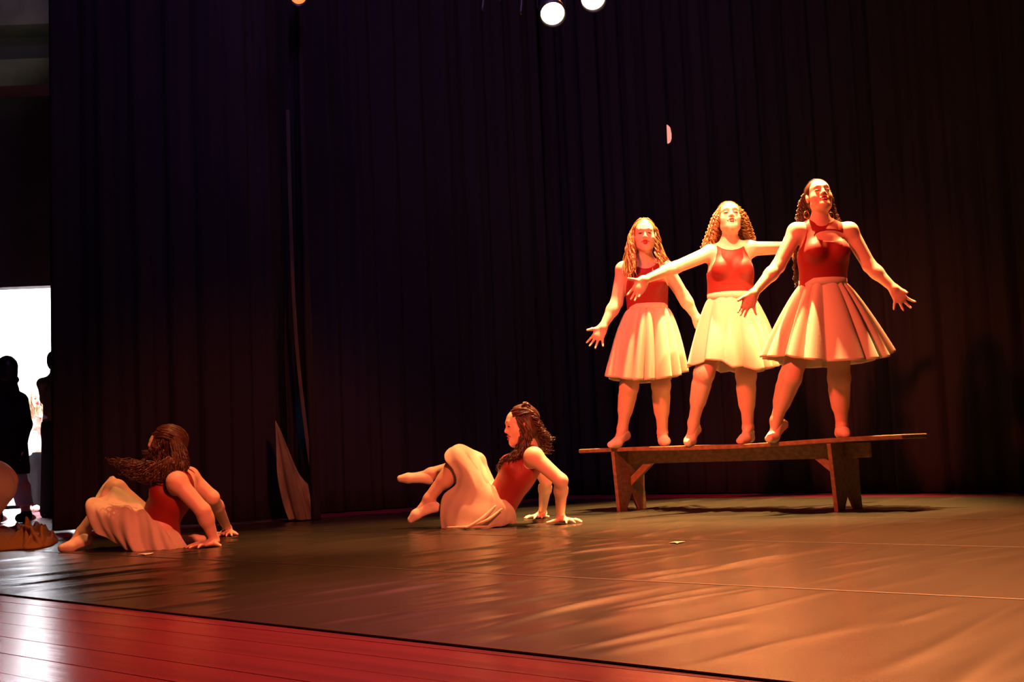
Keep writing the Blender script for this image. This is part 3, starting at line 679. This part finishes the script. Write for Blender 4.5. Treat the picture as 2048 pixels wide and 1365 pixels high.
# ---------------------------------------------------------------- seated dancers
def seated(label, s, hairfn, skirtfn):
    D = s['D']; J = lambda k: at(s[k][0], s[k][1], D+s[k][2])
    t = thing('person', label, 'person', put(J('hip'), .008))
    F = Field(); bw, ww, hw = s['w']; fw = V(*s['fwd'])
    N, S1, S2, Wp, Hp = J('neck'), J('s1'), J('s2'), J('waist'), J('hip')
    up, f, sd, B = torso(F, N, S1, S2, Wp, Hp, fw, bw, ww, hw)
    A = head_frame(*s['head']); hc = J('hc')
    F.cone(N-up*.02, hc-A[2]*.06-A[1]*.02, .050, .048, .03); head(F, hc, A)
    for k in ('1', '2'):
        W_ = on_floor(s['w'+k][0], s['w'+k][1], .05); arm(F, J('s'+k), J('e'+k), W_, s['ar'])
        h = s['h'+k]
        hand(F, put(W_, .032), [put(W_+V(x, y, 0), .014) for x, y in h['tips']], put(W_+V(*h['thumb'], 0), .016), V(0, 0, 1), cupping=.008)
    sh = []
    for k in ('1', '2'):
        H, K, An = J('hp'+k), J('k'+k), J('an'+k); leg(F, H, K, An, nrm(V(*s['back'+k])), .084, .056, knee=.055, ank=.034)
        ft = [J(q+k) for q in ('hl', 'bl', 'to')]
        for q in ft: q[2] = max(q[2], .026)
        foot(F, An, *ft, r=.027); sh.append((An, *ft))
    F.plane(V(0, 0, .006), V(0, 0, -1), .01)
    F.mesh('body', .0052, SKIN, t)
    for An, hl, bl, to in sh:
        G = Field(); foot(G, An+(hl-An)*.3, hl, bl, to, r=.027, g=.0035); G.plane(An+(hl-An)*.3, An-hl*.6-bl*.4, .01); G.mesh('ballet_shoe', .005, SHOE, t)
    L = Field(); torso(L, N, S1, S2, Wp, Hp, fw, bw, ww, hw); L.grow(.005)
    L.ell(N+f*.09-up*.02, [sd, f, up], (.085, .10, .08), .008, 's'); L.cone(N-up*.01, N+up*.2, .062, .075, .01, 's')
    for S in (S1, S2):
        o_ = nrm(S-(S1+S2)/2); L.ell(S+o_*.03, [o_, f, up], (.065, .13, .125), .012, 's')
    L.ell(N-f*.10-up*s.get('backcut', .05), [sd, f, up], (.08, .09, .09), .01, 's')
    L.plane(Wp-up*.07, -up, .004); L.mesh('leotard', .005, RED_CLOTH, t)
    face_parts(hc, A, t, open_=True)
    skirtfn(t, D, J); hairfn(t, hc, A, D)
    return t

def hair_m(t, c, A, D):
    mb = MB(); scalp(mb, c, A, seed=64, end=(.4, -.8, .35)); G = lambda L, dd: [at(x, y, D+d) for (x, y), d in zip(L, dd)]
    g1 = [G([(1040, 822), (1056, 860), (1040, 900), (1012, 918), (996, 936)], (-.06, -.09, -.10, -.10, -.08)), G([(1050, 820), (1062, 870), (1046, 905), (1022, 922), (1008, 928)], (-.05, -.09, -.11, -.12, -.10)), G([(1034, 836), (1046, 870), (1032, 905), (1006, 925), (1000, 945)], (-.07, -.08, -.08, -.06, -.03))]
    g2 = [G([(1056, 816), (1080, 850), (1092, 872), (1106, 880)], (0, .0, .0, .0)), G([(1056, 816), (1078, 860), (1086, 890), (1100, 912)], (-.03, -.02, .0, .0)), G([(1056, 816), (1074, 850), (1076, 885), (1084, 905)], (.03, .06, .06, .05)), G([(1052, 812), (1070, 836), (1080, 858), (1098, 874)], (-.02, -.05, -.04, -.02))]
    g3 = [G([(1052, 818), (1046, 808), (1054, 806), (1064, 818)], (0, -.02, 0, .01)), G([(1050, 820), (1044, 812), (1056, 808), (1068, 824)], (-.02, -.03, -.02, -.01))]
    locks(mb, g1, 150, .024, .010, 6, .0032, 21, 34); locks(mb, g2, 120, .022, .010, 5, .0030, 22, 30); locks(mb, g3, 40, .008, .003, 2, .003, 23, 14)
    locks(mb, [G([(1022, 822), (1038, 818), (1056, 820)], (-.05, -.08, -.05)), G([(1026, 834), (1044, 828), (1060, 826)], (-.07, -.085, -.06))], 60, .008, .001, 1, .003, 24, 10)
    lp = [(at(1054, 850, D-.03), at(1050, 895, D-.05), .040, .030), (at(1066, 850, D+.02), at(1076, 885, D+.02), .034, .028), (at(1048, 896, D-.07), at(1016, 920, D-.07), .024, .018), (at(1052, 812, D), at(1058, 818, D), .016, .020)]
    hair_build(t, (c, A, 1.0, .066), mb, HAIR_DARK, lp)
def skirt_m(t, D, J):
    G = lambda L: [at(x, y, D+d) for x, y, d in L]
    cv = [
        G([(912, 908, .10), (901, 897, .0), (890, 908, -.08), (891, 922, -.13), (906, 940, -.15), (912, 968, -.13), (886, 992, -.11), (880, 1028, -.12), (883, 1060, -.13)]),
        G([(926, 902, .18), (914, 891, .01), (906, 898, -.10), (912, 920, -.155), (924, 950, -.165), (918, 978, -.15), (902, 1005, -.15), (894, 1036, -.16), (897, 1060, -.17)]),
        G([(944, 900, .24), (930, 893, .02), (926, 906, -.11), (932, 930, -.16), (942, 962, -.175), (936, 990, -.17), (926, 1018, -.19), (920, 1044, -.20), (918, 1062, -.21)]),
        G([(962, 908, .26), (952, 915, .06), (956, 942, -.10), (962, 975, -.16), (960, 1003, -.19), (954, 1028, -.22), (950, 1048, -.23), (948, 1061, -.24)]),
        G([(972, 930, .20), (966, 938, .06), (970, 960, -.08), (980, 985, -.15), (984, 1010, -.18), (982, 1032, -.20), (978, 1048, -.20), (974, 1057, -.20)]),
        G([(978, 952, .14), (976, 955, .05), (980, 970, -.08), (994, 992, -.14), (1004, 1012, -.17), (1006, 1030, -.17), (1003, 1044, -.16), (1000, 1052, -.15)]),
        G([(981, 964, .10), (981, 966, .04), (988, 980, -.07), (1004, 999, -.13), (1016, 1016, -.15), (1020, 1032, -.14), (1022, 1042, -.13), (1024, 1049, -.11)]),
        G([(984, 968, .10), (986, 970, .04), (994, 980, -.06), (1012, 1001, -.12), (1026, 1018, -.11), (1030, 1030, -.08), (1030, 1040, -.05), (1030, 1047, -.03)])]
    o = loft('skirt', cv, SKIRT, t, 110, 70, .006, 2.6, .004, 2)
    for k, (a, b, w0) in enumerate([((894, 1056, -.20), (976, 1054, -.26), .010), ((930, 1058, -.26), (992, 1012, -.22), .012), ((950, 1050, -.27), (1004, 1018, -.22), .010)]):
        p, q = at(a[0], a[1], D+a[2]), at(b[0], b[1], D+b[2]); mid = (p+q)/2+V(.0, -.02, -.015 if k else .0)
        pts = catmull([p, mid, q], 14); pts[:, 2] = np.maximum(pts[:, 2], .02)
        MB().tube(pts, [w0*(1.0-.5*abs(2*i/13-1)) for i in range(14)], 8).build('hem_roll', SKIRT, o, True)
D2 = 7.5
seated('dancer leaning back on her hands with one foot raised, nearest the bench', dict(
    D=D2, head=(-78, -3, -4), hc=(1043, 852, -.0), neck=(1056, 897, .0), s1=(1068, 914, -.15), s2=(1060, 910, .14), waist=(1006, 998, 0), hip=(990, 1026, .0), w=(.140, .112, .135), fwd=(-1, -.15, .3),
    e1=(1122, 962, -.20), w1=(1121, 1033, -.18), e2=(1092, 960, .20), w2=(1085, 1024, .16), ar=.046,
    h1=dict(tips=[(.03, -.165), (.085, -.150), (.125, -.110), (.135, -.055)], thumb=(-.085, -.06)), h2=dict(tips=[(-.12, -.07), (-.11, -.11), (-.06, -.15), (-.01, -.15)], thumb=(.05, -.07)),
    hp1=(985, 1020, -.08), k1=(919, 919, -.06), an1=(858, 998, -.05), hl1=(872, 1016, -.05), bl1=(832, 1030, -.06), to1=(822, 1040, -.06), back1=(.9, 0, -.3),
    hp2=(985, 1018, .08), k2=(952, 926, .18), an2=(862, 947, .16), hl2=(858, 960, .15), bl2=(816, 957, .15), to2=(801, 958, .15), back2=(0, 0, -1), backcut=-.02), hair_m, skirt_m)

def hair_l(t, c, A, D):
    mb = MB(); scalp(mb, c, A, seed=65, n=240, end=(.5, -.8, -.5), wav=.08); G = lambda L, dd: [at(x, y, D+d) for (x, y), d in zip(L, dd)]
    g1 = [G([(350, 880), (352, 915), (320, 930), (280, 932), (222, 924)], (-.08, -.12, -.14, -.14, -.12)), G([(340, 885), (345, 925), (310, 942), (270, 945), (238, 930)], (-.1, -.14, -.16, -.16, -.14)), G([(360, 890), (366, 930), (330, 952), (290, 958), (256, 952)], (-.06, -.12, -.16, -.18, -.18)), G([(320, 885), (318, 915), (300, 928), (268, 930), (228, 926)], (-.05, -.08, -.08, -.1, -.1))]
    g2 = [G([(310, 872), (306, 895), (296, 905), (288, 902)], (-.07, -.09, -.08, -.06)), G([(330, 868), (320, 895), (304, 912), (294, 918)], (-.08, -.10, -.09, -.08)), G([(362, 880), (372, 910), (374, 935), (368, 950)], (-.02, -.04, -.06, -.08))]
    locks(mb, g1, 210, .030, .012, 5, .0034, 31, 36); locks(mb, g2, 70, .016, .008, 4, .003, 32, 24)
    locks(mb, [G([(304, 868), (330, 866), (356, 878)], (-.06, -.09, -.05)), G([(308, 876), (330, 876), (352, 886)], (-.08, -.10, -.08))], 50, .008, .001, 1, .003, 33, 10)
    lp = [(at(344, 890, D-.05), at(350, 930, D-.09), .042, .036), (at(345, 928, D-.12), at(290, 946, D-.14), .040, .028), (at(300, 936, D-.12), at(255, 930, D-.12), .022, .012)]
    hair_build(t, (c, A, 1.0, .066), mb, HAIR_DARK, lp)
def skirt_l(t, D, J):
    G = lambda L: [at(x, y, D+d) for x, y, d in L]
    far = [
        G([(218, 958, .30), (206, 972, .22), (194, 990, .16), (188, 1002, .10)]),
        G([(224, 953, .24), (222, 968, .12), (216, 990, .06), (208, 1004, .02)]),
        G([(232, 958, .24), (238, 975, .10), (240, 995, .04), (236, 1010, .0)]),
        G([(258, 982, .20), (262, 992, .10), (264, 1002, .04), (262, 1014, .0)]),
        G([(286, 1006, .14), (288, 1012, .08), (290, 1016, .02), (290, 1022, -.02)])]
    o = loft('skirt', far, SKIRT, t, 60, 30, .003, 2, .004, 5)
    near = [
        G([(188, 1000, .12), (180, 1000, -.02), (173, 1008, -.08), (172, 1024, -.10), (176, 1044, -.10)]),
        G([(206, 1000, .10), (190, 1001, -.06), (182, 1012, -.12), (190, 1040, -.13), (206, 1070, -.12)]),
        G([(226, 1004, .08), (212, 1006, -.07), (204, 1024, -.14), (216, 1062, -.16), (236, 1092, -.15)]),
        G([(250, 1010, .06), (240, 1012, -.08), (236, 1036, -.16), (246, 1076, -.18), (262, 1104, -.18)]),
        G([(272, 1014, .06), (266, 1018, -.08), (268, 1044, -.16), (274, 1084, -.19), (284, 1104, -.2)]),
        G([(284, 1016, .06), (286, 1022, -.08), (294, 1050, -.16), (300, 1086, -.19), (306, 1102, -.2)]),
        G([(288, 1016, .06), (300, 1030, -.09), (314, 1056, -.16), (324, 1086, -.18), (330, 1101, -.18)]),
        G([(292, 1018, .06), (320, 1046, -.10), (338, 1066, -.15), (350, 1086, -.16), (358, 1098, -.15)]),
        G([(298, 1022, .08), (340, 1058, -.08), (356, 1070, -.10), (364, 1084, -.10), (372, 1094, -.09)])]
    loft('skirt_fold', near, SKIRT, o, 140, 60, .012, 3.2, .004, 6)
D1 = 6.75
seated('dancer seated at far left with hair whipping across her face', dict(
    D=D1, head=(-84, -6, 4), hc=(334, 897, -.0), neck=(350, 944, .0), s1=(354, 965, -.16), s2=(378, 955, .15), waist=(322, 1040, 0), hip=(320, 1072, .0), w=(.140, .112, .138), fwd=(-1, -.25, .15),
    e1=(406, 1022, -.18), w1=(428, 1078, -.13), e2=(424, 996, .18), w2=(455, 1058, .18), ar=.046,
    h1=dict(tips=[(-.05, -.16), (-.10, -.13), (-.13, -.09), (-.13, -.04)], thumb=(.05, -.07)), h2=dict(tips=[(.06, -.15), (.03, -.165), (-.02, -.16), (-.06, -.13)], thumb=(.07, -.05)),
    hp1=(312, 1070, -.09), k1=(201, 1031, -.03), an1=(330, 1086, .14), hl1=(360, 1088, .16), bl1=(390, 1084, .18), to1=(405, 1080, .18), back1=(.8, 0, -.5),
    hp2=(312, 1066, .09), k2=(232, 982, .14), an2=(164, 1066, .06), hl2=(176, 1082, .05), bl2=(138, 1096, .0), to2=(124, 1106, -.02), back2=(.9, 0, -.3), backcut=.04), hair_l, skirt_l)

# ---------------------------------------------------------------- people waiting in the wings
def simple_person(label, D, head_px, hs, hd, neck, s1, s2, waist, hip, fw, widths, mats, arms, legs, feet, skin=SKIN):
    J = lambda p: at(p[0], p[1], D+(p[2] if len(p) > 2 else 0))
    base = put(J(feet[0]), .0); t = thing('person', label, 'person', base)
    F = Field(); up, f, sd, B = torso(F, J(neck), J(s1), J(s2), J(waist), J(hip), V(*fw), *widths, bust=False)
    A = head_frame(*hd); hc = J(head_px); F.cone(J(neck), hc-A[2]*.06, .05*hs, .05*hs, .03); head(F, hc, A, hs)
    for a in arms:
        arm(F, J(a[0]), J(a[1]), J(a[2]), .042); W_ = J(a[2]); d = nrm(J(a[2])-J(a[1])); s_ = nrm(np.cross(d, V(.2, 1, .1)))
        hand(F, W_, [W_+d*.16+s_*x for x in (-.03, -.01, .01, .03)], W_+d*.08+s_*(-.07), V(0, 1, .2))
    for l in legs:
        leg(F, J(l[0]), J(l[1]), J(l[2]), V(0, 1, 0), .08, .055); An = J(l[2]); q = V(0, -.16 if fw[1] < 0 else .16, 0)
        foot(F, An, put(An-q*.3, .035), put(An+q*.6, .035), put(An+q, .028))
    F.mesh('body', .008, skin, t)
    return t, J, F, hc, A, up, f, sd
# dark figure in a long coat in front of the doorway
t, J, F, hc, A, up, f, sd = simple_person('dark haired person in a long black coat and grey trousers, backlit at the doorway', 11.0, (14, 742), 1.0, (-150, 0, 0), (14, 772), (-26, 800), (40, 800), (8, 862), (6, 905), (-.3, 1, 0), (.17, .15, .17), None,
    [((-26, 800), (-34, 850), (-22, 890, .05)), ((40, 802), (50, 850), (40, 892, -.05))], [((-8, 915), (-6, 975), (-6, 1030)), ((22, 915), (46, 975), (52, 1030))], [(24, 1040)], SKIN)
G = Field(); torso(G, J((14, 772)), J((-26, 800)), J((40, 800)), J((8, 862)), J((6, 905)), V(-.3, 1, 0), .17, .15, .17, bust=False)
for a in [((-26, 800), (-34, 850), (-22, 890, .05)), ((40, 802), (50, 850), (40, 892, -.05))]: G.cone(J(a[0]), J(a[1]), .060, .050, .03).cone(J(a[1]), J(a[2]), .050, .036, .02)
G.flat(J((8, 870)), J((10, 938)), .17, .20, V(0, 1, 0), .75, .05); G.cone(J((14, 768)), J((14, 776)), .075, .085, .03); G.grow(.012); G.plane(J((10, 950)), V(0, 0, -1), .004); G.mesh('long_coat', .009, BLACK_CLOTH, t)
G = Field(); G.cone(J((-8, 915)), J((-6, 1012)), .09, .07, .02).cone(J((24, 915)), J((50, 1012)), .09, .072, .02); G.plane(J((20, 1013)), V(0, 0, -1)); G.mesh('trousers', .009, GREY_CLOTH, t)
for x in (-6, 52):
    G = Field(); b = J((x, 1030)); G.cone(b, put(b, .05), .05, .05, .02).cone(put(b, .045), put(b+V(0, -.14, 0), .04), .045, .04, .02); G.mesh('boot', .009, BLACK_CLOTH, t)
G = Field(); hair_cap(G, hc, A, 1.0, .075, 1.12); G.ball(hc-A[1]*.05-A[2]*.04, .075, .04); o = G.mesh('hair', .008, HAIR_BLACK, t)
G = Field(); G.cone(J((22, 758)), J((29, 760)), .05, .04, .02); G.mesh('hair_knot', .008, HAIR_BLACK, o)
# girl lit inside the doorway
t, J, F, hc, A, up, f, sd = simple_person('fair haired girl in a white top, lit by the bright doorway', 13.7, (71, 800), .86, (38, 6, 0), (69, 826), (56, 840), (86, 842), (70, 878), (70, 905), (.4, -1, 0), (.125, .105, .13), None,
    [((56, 840), (58, 868), (74, 850, -.12)), ((87, 842), (86, 870), (78, 850, -.12))], [((64, 908), (64, 965), (64, 1012)), ((78, 908), (78, 965), (78, 1012))], [(70, 1028)], SKIN)
G = Field(); torso(G, J((69, 826)), J((56, 840)), J((86, 842)), J((70, 878)), J((70, 905)), V(.4, -1, 0), .115, .10, .12, bust=False); G.grow(.01); G.cone(J((69, 830)), J((69, 800)), .07, .08, .01, 's'); G.plane(J((70, 916)), V(0, 0, -1)); G.mesh('top', .008, WHITE_CLOTH, t)
G = Field(); G.flat(J((70, 905)), J((70, 920)), .13, .13, V(0, 1, 0), .8, .03)
for x in (64, 78): G.cone(J((x, 915)), J((x, 1012)), .09, .065, .03)
G.plane(J((70, 905)), V(0, 0, 1)); G.mesh('trousers', .009, BLACK_CLOTH, t)
mb = MB(); locks(mb, [[at(60, 790, 13.7), at(57, 815, 13.68), at(58, 840, 13.6)], [at(62, 788, 13.65), at(60, 818, 13.6), at(63, 846, 13.57)], [at(80, 792, 13.7), at(85, 812, 13.66), at(83, 838, 13.6)]], 70, .02, .006, 3, .005, 41, 14)
hair_build(t, (hc, A, .86, .070), mb, mat('hair_blond', (.45, .30, .14), .45), [])
face_parts(hc, A, t, .86, .004)
# person seen from behind at the curtain's edge
t, J, F, hc, A, up, f, sd = simple_person('bare armed person in black trousers, half hidden behind the side curtain edge', 11.9, (113, 725), .95, (170, 0, 0), (113, 750), (84, 766), (142, 766), (113, 818), (113, 845), (0, 1, 0), (.125, .11, .13), None,
    [((84, 768), (88, 800), (100, 806, .1)), ((142, 768), (146, 800), (140, 836))], [((104, 850), (98, 945), (96, 1030)), ((122, 850), (126, 945), (128, 1030))], [(112, 1040)], SKIN_DARK)
G = Field(); G.flat(J((113, 826)), J((113, 842)), .125, .13, V(0, 1, 0), .75, .03); G.plane(J((113, 822)), V(0, 0, 1)); G.plane(J((113, 842)), V(0, 0, -1)); G.mesh('waistband', .008, GREY_CLOTH, t)
G = Field(); G.flat(J((113, 846)), J((113, 862)), .135, .14, V(0, 1, 0), .8, .03); G.cone(J((104, 855)), J((97, 1024)), .092, .078, .03).cone(J((122, 855)), J((128, 1024)), .092, .078, .03); G.plane(J((113, 843)), V(0, 0, 1)); G.mesh('trousers', .009, BLACK_CLOTH, t)
G = Field(); hair_cap(G, hc, A, .95, .07); G.mesh('hair', .008, HAIR_BLACK, t)

# performer kneeling at the left edge, bent forward, with a brown cloth around her
D7 = 8.15
t = thing('person', 'performer in a pale skirt crouching at the left picture edge', 'person', put(at(-10, 1050, D7), .008))
J = lambda x, y, d=0: at(x, y, D7+d)
F = Field(); torso(F, J(-110, 940), J(-118, 950, -.14), J(-112, 946, .14), J(-50, 950), J(-12, 960), V(-.4, 0, -1), .14, .12, .15, bust=False)
A = head_frame(-90, -50, 0); hc = J(-150, 955); F.cone(J(-112, 942), hc, .05, .05, .03); head(F, hc, A)
for d in (-.15, .15):
    arm(F, J(-116, 950, d), J(-135, 1010, d*1.3), J(-120, 1065, d*1.2)); W_ = J(-120, 1065, d*1.2)
    hand(F, W_, [put(W_+V(-.12, y, 0), .018) for y in (-.03, -.01, .01, .03)], put(W_+V(-.06, .07, 0), .02), V(0, 0, 1))
    leg(F, J(-18, 965, d*.6), J(-66, 1066, d*.7), J(10, 1064, d*.7), V(0, 0, 1), .09, .06); An = J(-24, 1064, d*.7); foot(F, An, An+V(.03, 0, .03), put(An+V(.12, 0, 0), .035), put(An+V(.17, 0, 0), .03))
F.plane(V(0, 0, .008), V(0, 0, -1), .01); F.mesh('body', .008, SKIN, t)
G = Field(); torso(G, J(-110, 940), J(-118, 950, -.14), J(-112, 946, .14), J(-50, 950), J(-12, 960), V(-.4, 0, -1), .14, .12, .15, bust=False); G.grow(.007); G.plane(J(-40, 950), V(1, 0, 0)); G.mesh('leotard', .008, RED_CLOTH, t)
G = Field(); G.ell(J(-18, 966), np.eye(3), (.150, .20, .150), .05); G.cone(J(-10, 980, -.1), J(-40, 1040, -.12), .12, .09, .06); G.cone(J(-10, 980, .1), J(-40, 1040, .12), .12, .09, .06);  G.plane(V(0, 0, .06), V(0, 0, -1), .01); G.mesh('skirt', .009, SKIRT, t)
G = Field(); hair_cap(G, hc, A, 1.0, .07); G.mesh('hair', .008, HAIR_DARK, t)
cv = [[J(-34+6*k, 945+4*k+abs(k)*3, .04*k-.20), J(-26+5*k, 985, .03*k-.28), J(-20+9*k, 1025, .02*k-.30), J(-26+13*k, 1052, .02*k-.33)] for k in (-4, -3, -2, -1, 0, 1, 2)]
loft('brown_drape', cv, BROWN_CLOTH, t, 70, 40, .014, 2.2, .006, 9)
# brown cloth on the floor
t = thing('cloth', 'crumpled brown cloth lying on the floor at the left edge', 'cloth', put(on_floor(30, 1095), .005))
r = np.random.default_rng(12); nu, nv = 220, 110; a = np.linspace(0, 1, nu)[:, None]; b = np.linspace(0, 1, nv)[None]
PT = lambda x, y, z=0.0: on_floor(x, y)+V(0, 0, z)
near = catmull([PT(-110, 1112), PT(-40, 1110), PT(20, 1104), PT(60, 1102), PT(95, 1097), PT(113, 1088)], nu)
far_ = catmull([PT(-110, 1086), PT(-40, 1085), PT(20, 1084), PT(60, 1083), PT(95, 1082), PT(117, 1083)], nu)
S = near[:, None]*(1-b[..., None])+far_[:, None]*b[..., None]
ridge = np.zeros((nu, nv))
for i in range(34):
    ua, va, an = r.uniform(0, 1), r.uniform(0, 1), r.uniform(-1.2, 1.2); d = (a-ua)*math.cos(an)*1.4+(b-va)*math.sin(an)*.6; l = -(a-ua)*math.sin(an)*1.4+(b-va)*math.cos(an)*.6
    ridge += r.uniform(.02, .06)*np.exp(-(d/r.uniform(.018, .05))**2)*np.exp(-(l/r.uniform(.10, .3))**2)
env = np.clip(np.minimum(np.minimum(a*9, (1-a)*5), np.minimum(b*5, (1-b)*4)), 0, 1)**.7
Z = .006+env*(.035+.07*np.exp(-(a/.55)**2)+ridge); S[..., 2] = np.maximum(Z, .006); S[..., 1] -= .5*ridge*env
o = mesh_np('folds', S.reshape(-1, 3), grid_faces(nu, nv), BROWN_CLOTH, t); sm = o.modifiers.new('thickness', 'SOLIDIFY'); sm.thickness = .005; sm.offset = 1

# ---------------------------------------------------------------- lighting rig
t = thing('lighting_bar', 'black lighting bar hung above the stage, carrying the lamps', 'lighting bar', at(1100, -44, 8.7))
p0, p1 = at(545, -22, 8.85), at(1500, -62, 8.6)
MB().tube([p0, p1], .024, 10).build('pipe', BLACK_METAL, t, True)
for x, L in ((970, .22), (1005, .16), (1046, .26)):
    q = p0+(p1-p0)*((x-545)/955); MB().tube(catmull([q, q+V(.01, 0, -L*.5), q+V(-.005, 0, -L)], 8), .012, 6).build('cable', BLACK_METAL, t, True)
for x in (600, 1400):
    q = p0+(p1-p0)*((x-545)/955); MB().tube([q, q+V(0, 0, 6.9-q[2])], .008, 6).build('hanging_wire', BLACK_METAL, t, True)
LENS = mat('lamp_lens_lit', (1, .9, .7), .3, emit=((1, .80, .46), 9)); LENS_DIM = mat('lamp_lens_dim', (1, .5, .2), .3, emit=((1, .26, .07), 1.2))
def par(label, x, y, d, aim, m, r=.085):
    c = at(x, y, d); ax = nrm(aim-c); t = thing('stage_lamp', label, 'stage lamp', c, 'lamps on the lighting bar')
    bar = p0+(p1-p0)*((x-545)/955); s = nrm(np.cross(ax, V(0, 0, 1)))
    MB().lathe(c, ax, [(-.26, r*.5), (-.22, r*.8), (-.10, r*1.0), (.03, r*1.12), (.03, r*1.02), (-.004, r*.98)], 24).build('housing', BLACK_METAL, t, True)
    MB().lathe(c, ax, [(-.003, r*.3), (.004, r*.97), (.012, r*.8), (.018, r*.4), (.020, .004)], 24).build('lens', m, t, True)
    k = c-ax*.1; y0 = k+s*r*1.12; y1 = k-s*r*1.12; u_ = V(0, 0, .10)
    MB().tube([y0, y0+u_, y1+u_, y1], .009, 6).build('yoke', BLACK_METAL, t, True); MB().tube([k+u_, bar], .012, 6).build('clamp', BLACK_METAL, t, True)
par('glowing white stage lamp fully in view at the top, left one of the pair', 1105, 26, 8.7, V(.6, 4.2, 0), LENS)
par('glowing white stage lamp cut by the top edge, right one of the pair', 1186, -4, 8.7, V(.9, 4.2, 0), LENS)
par('dim orange stage lamp alone at the top, left of the middle', 597, -7, 8.8, V(-.6, 4.5, 0), LENS_DIM, .055)
tag = thing('glow_patch', 'small half round salmon patch high on the black backdrop, its glow added', 'patch', st(-6.0, 9.3, 3))  # no lamp here: a small patch made self-lit so it stands out
k = at(1338, 268, 10.05); pr_ = [(0, .075), (.012, .070), (.030, .05), (.038, .0), (.036, -.04), (.026, -.065), (.010, -.077), (-.002, -.078)]
tag.location = k; MB().prism([k+CR*x*.9-V(.015, 0, 0)+V(0, 0, y) for x, y in pr_], V(0, .012, 0)).build('lens', mat('glow_patch_salmon', (1, .5, .4), .5, emit=((1, .30, .18), .9)), tag)  # the flat patch itself; its brightness is emission added to the material
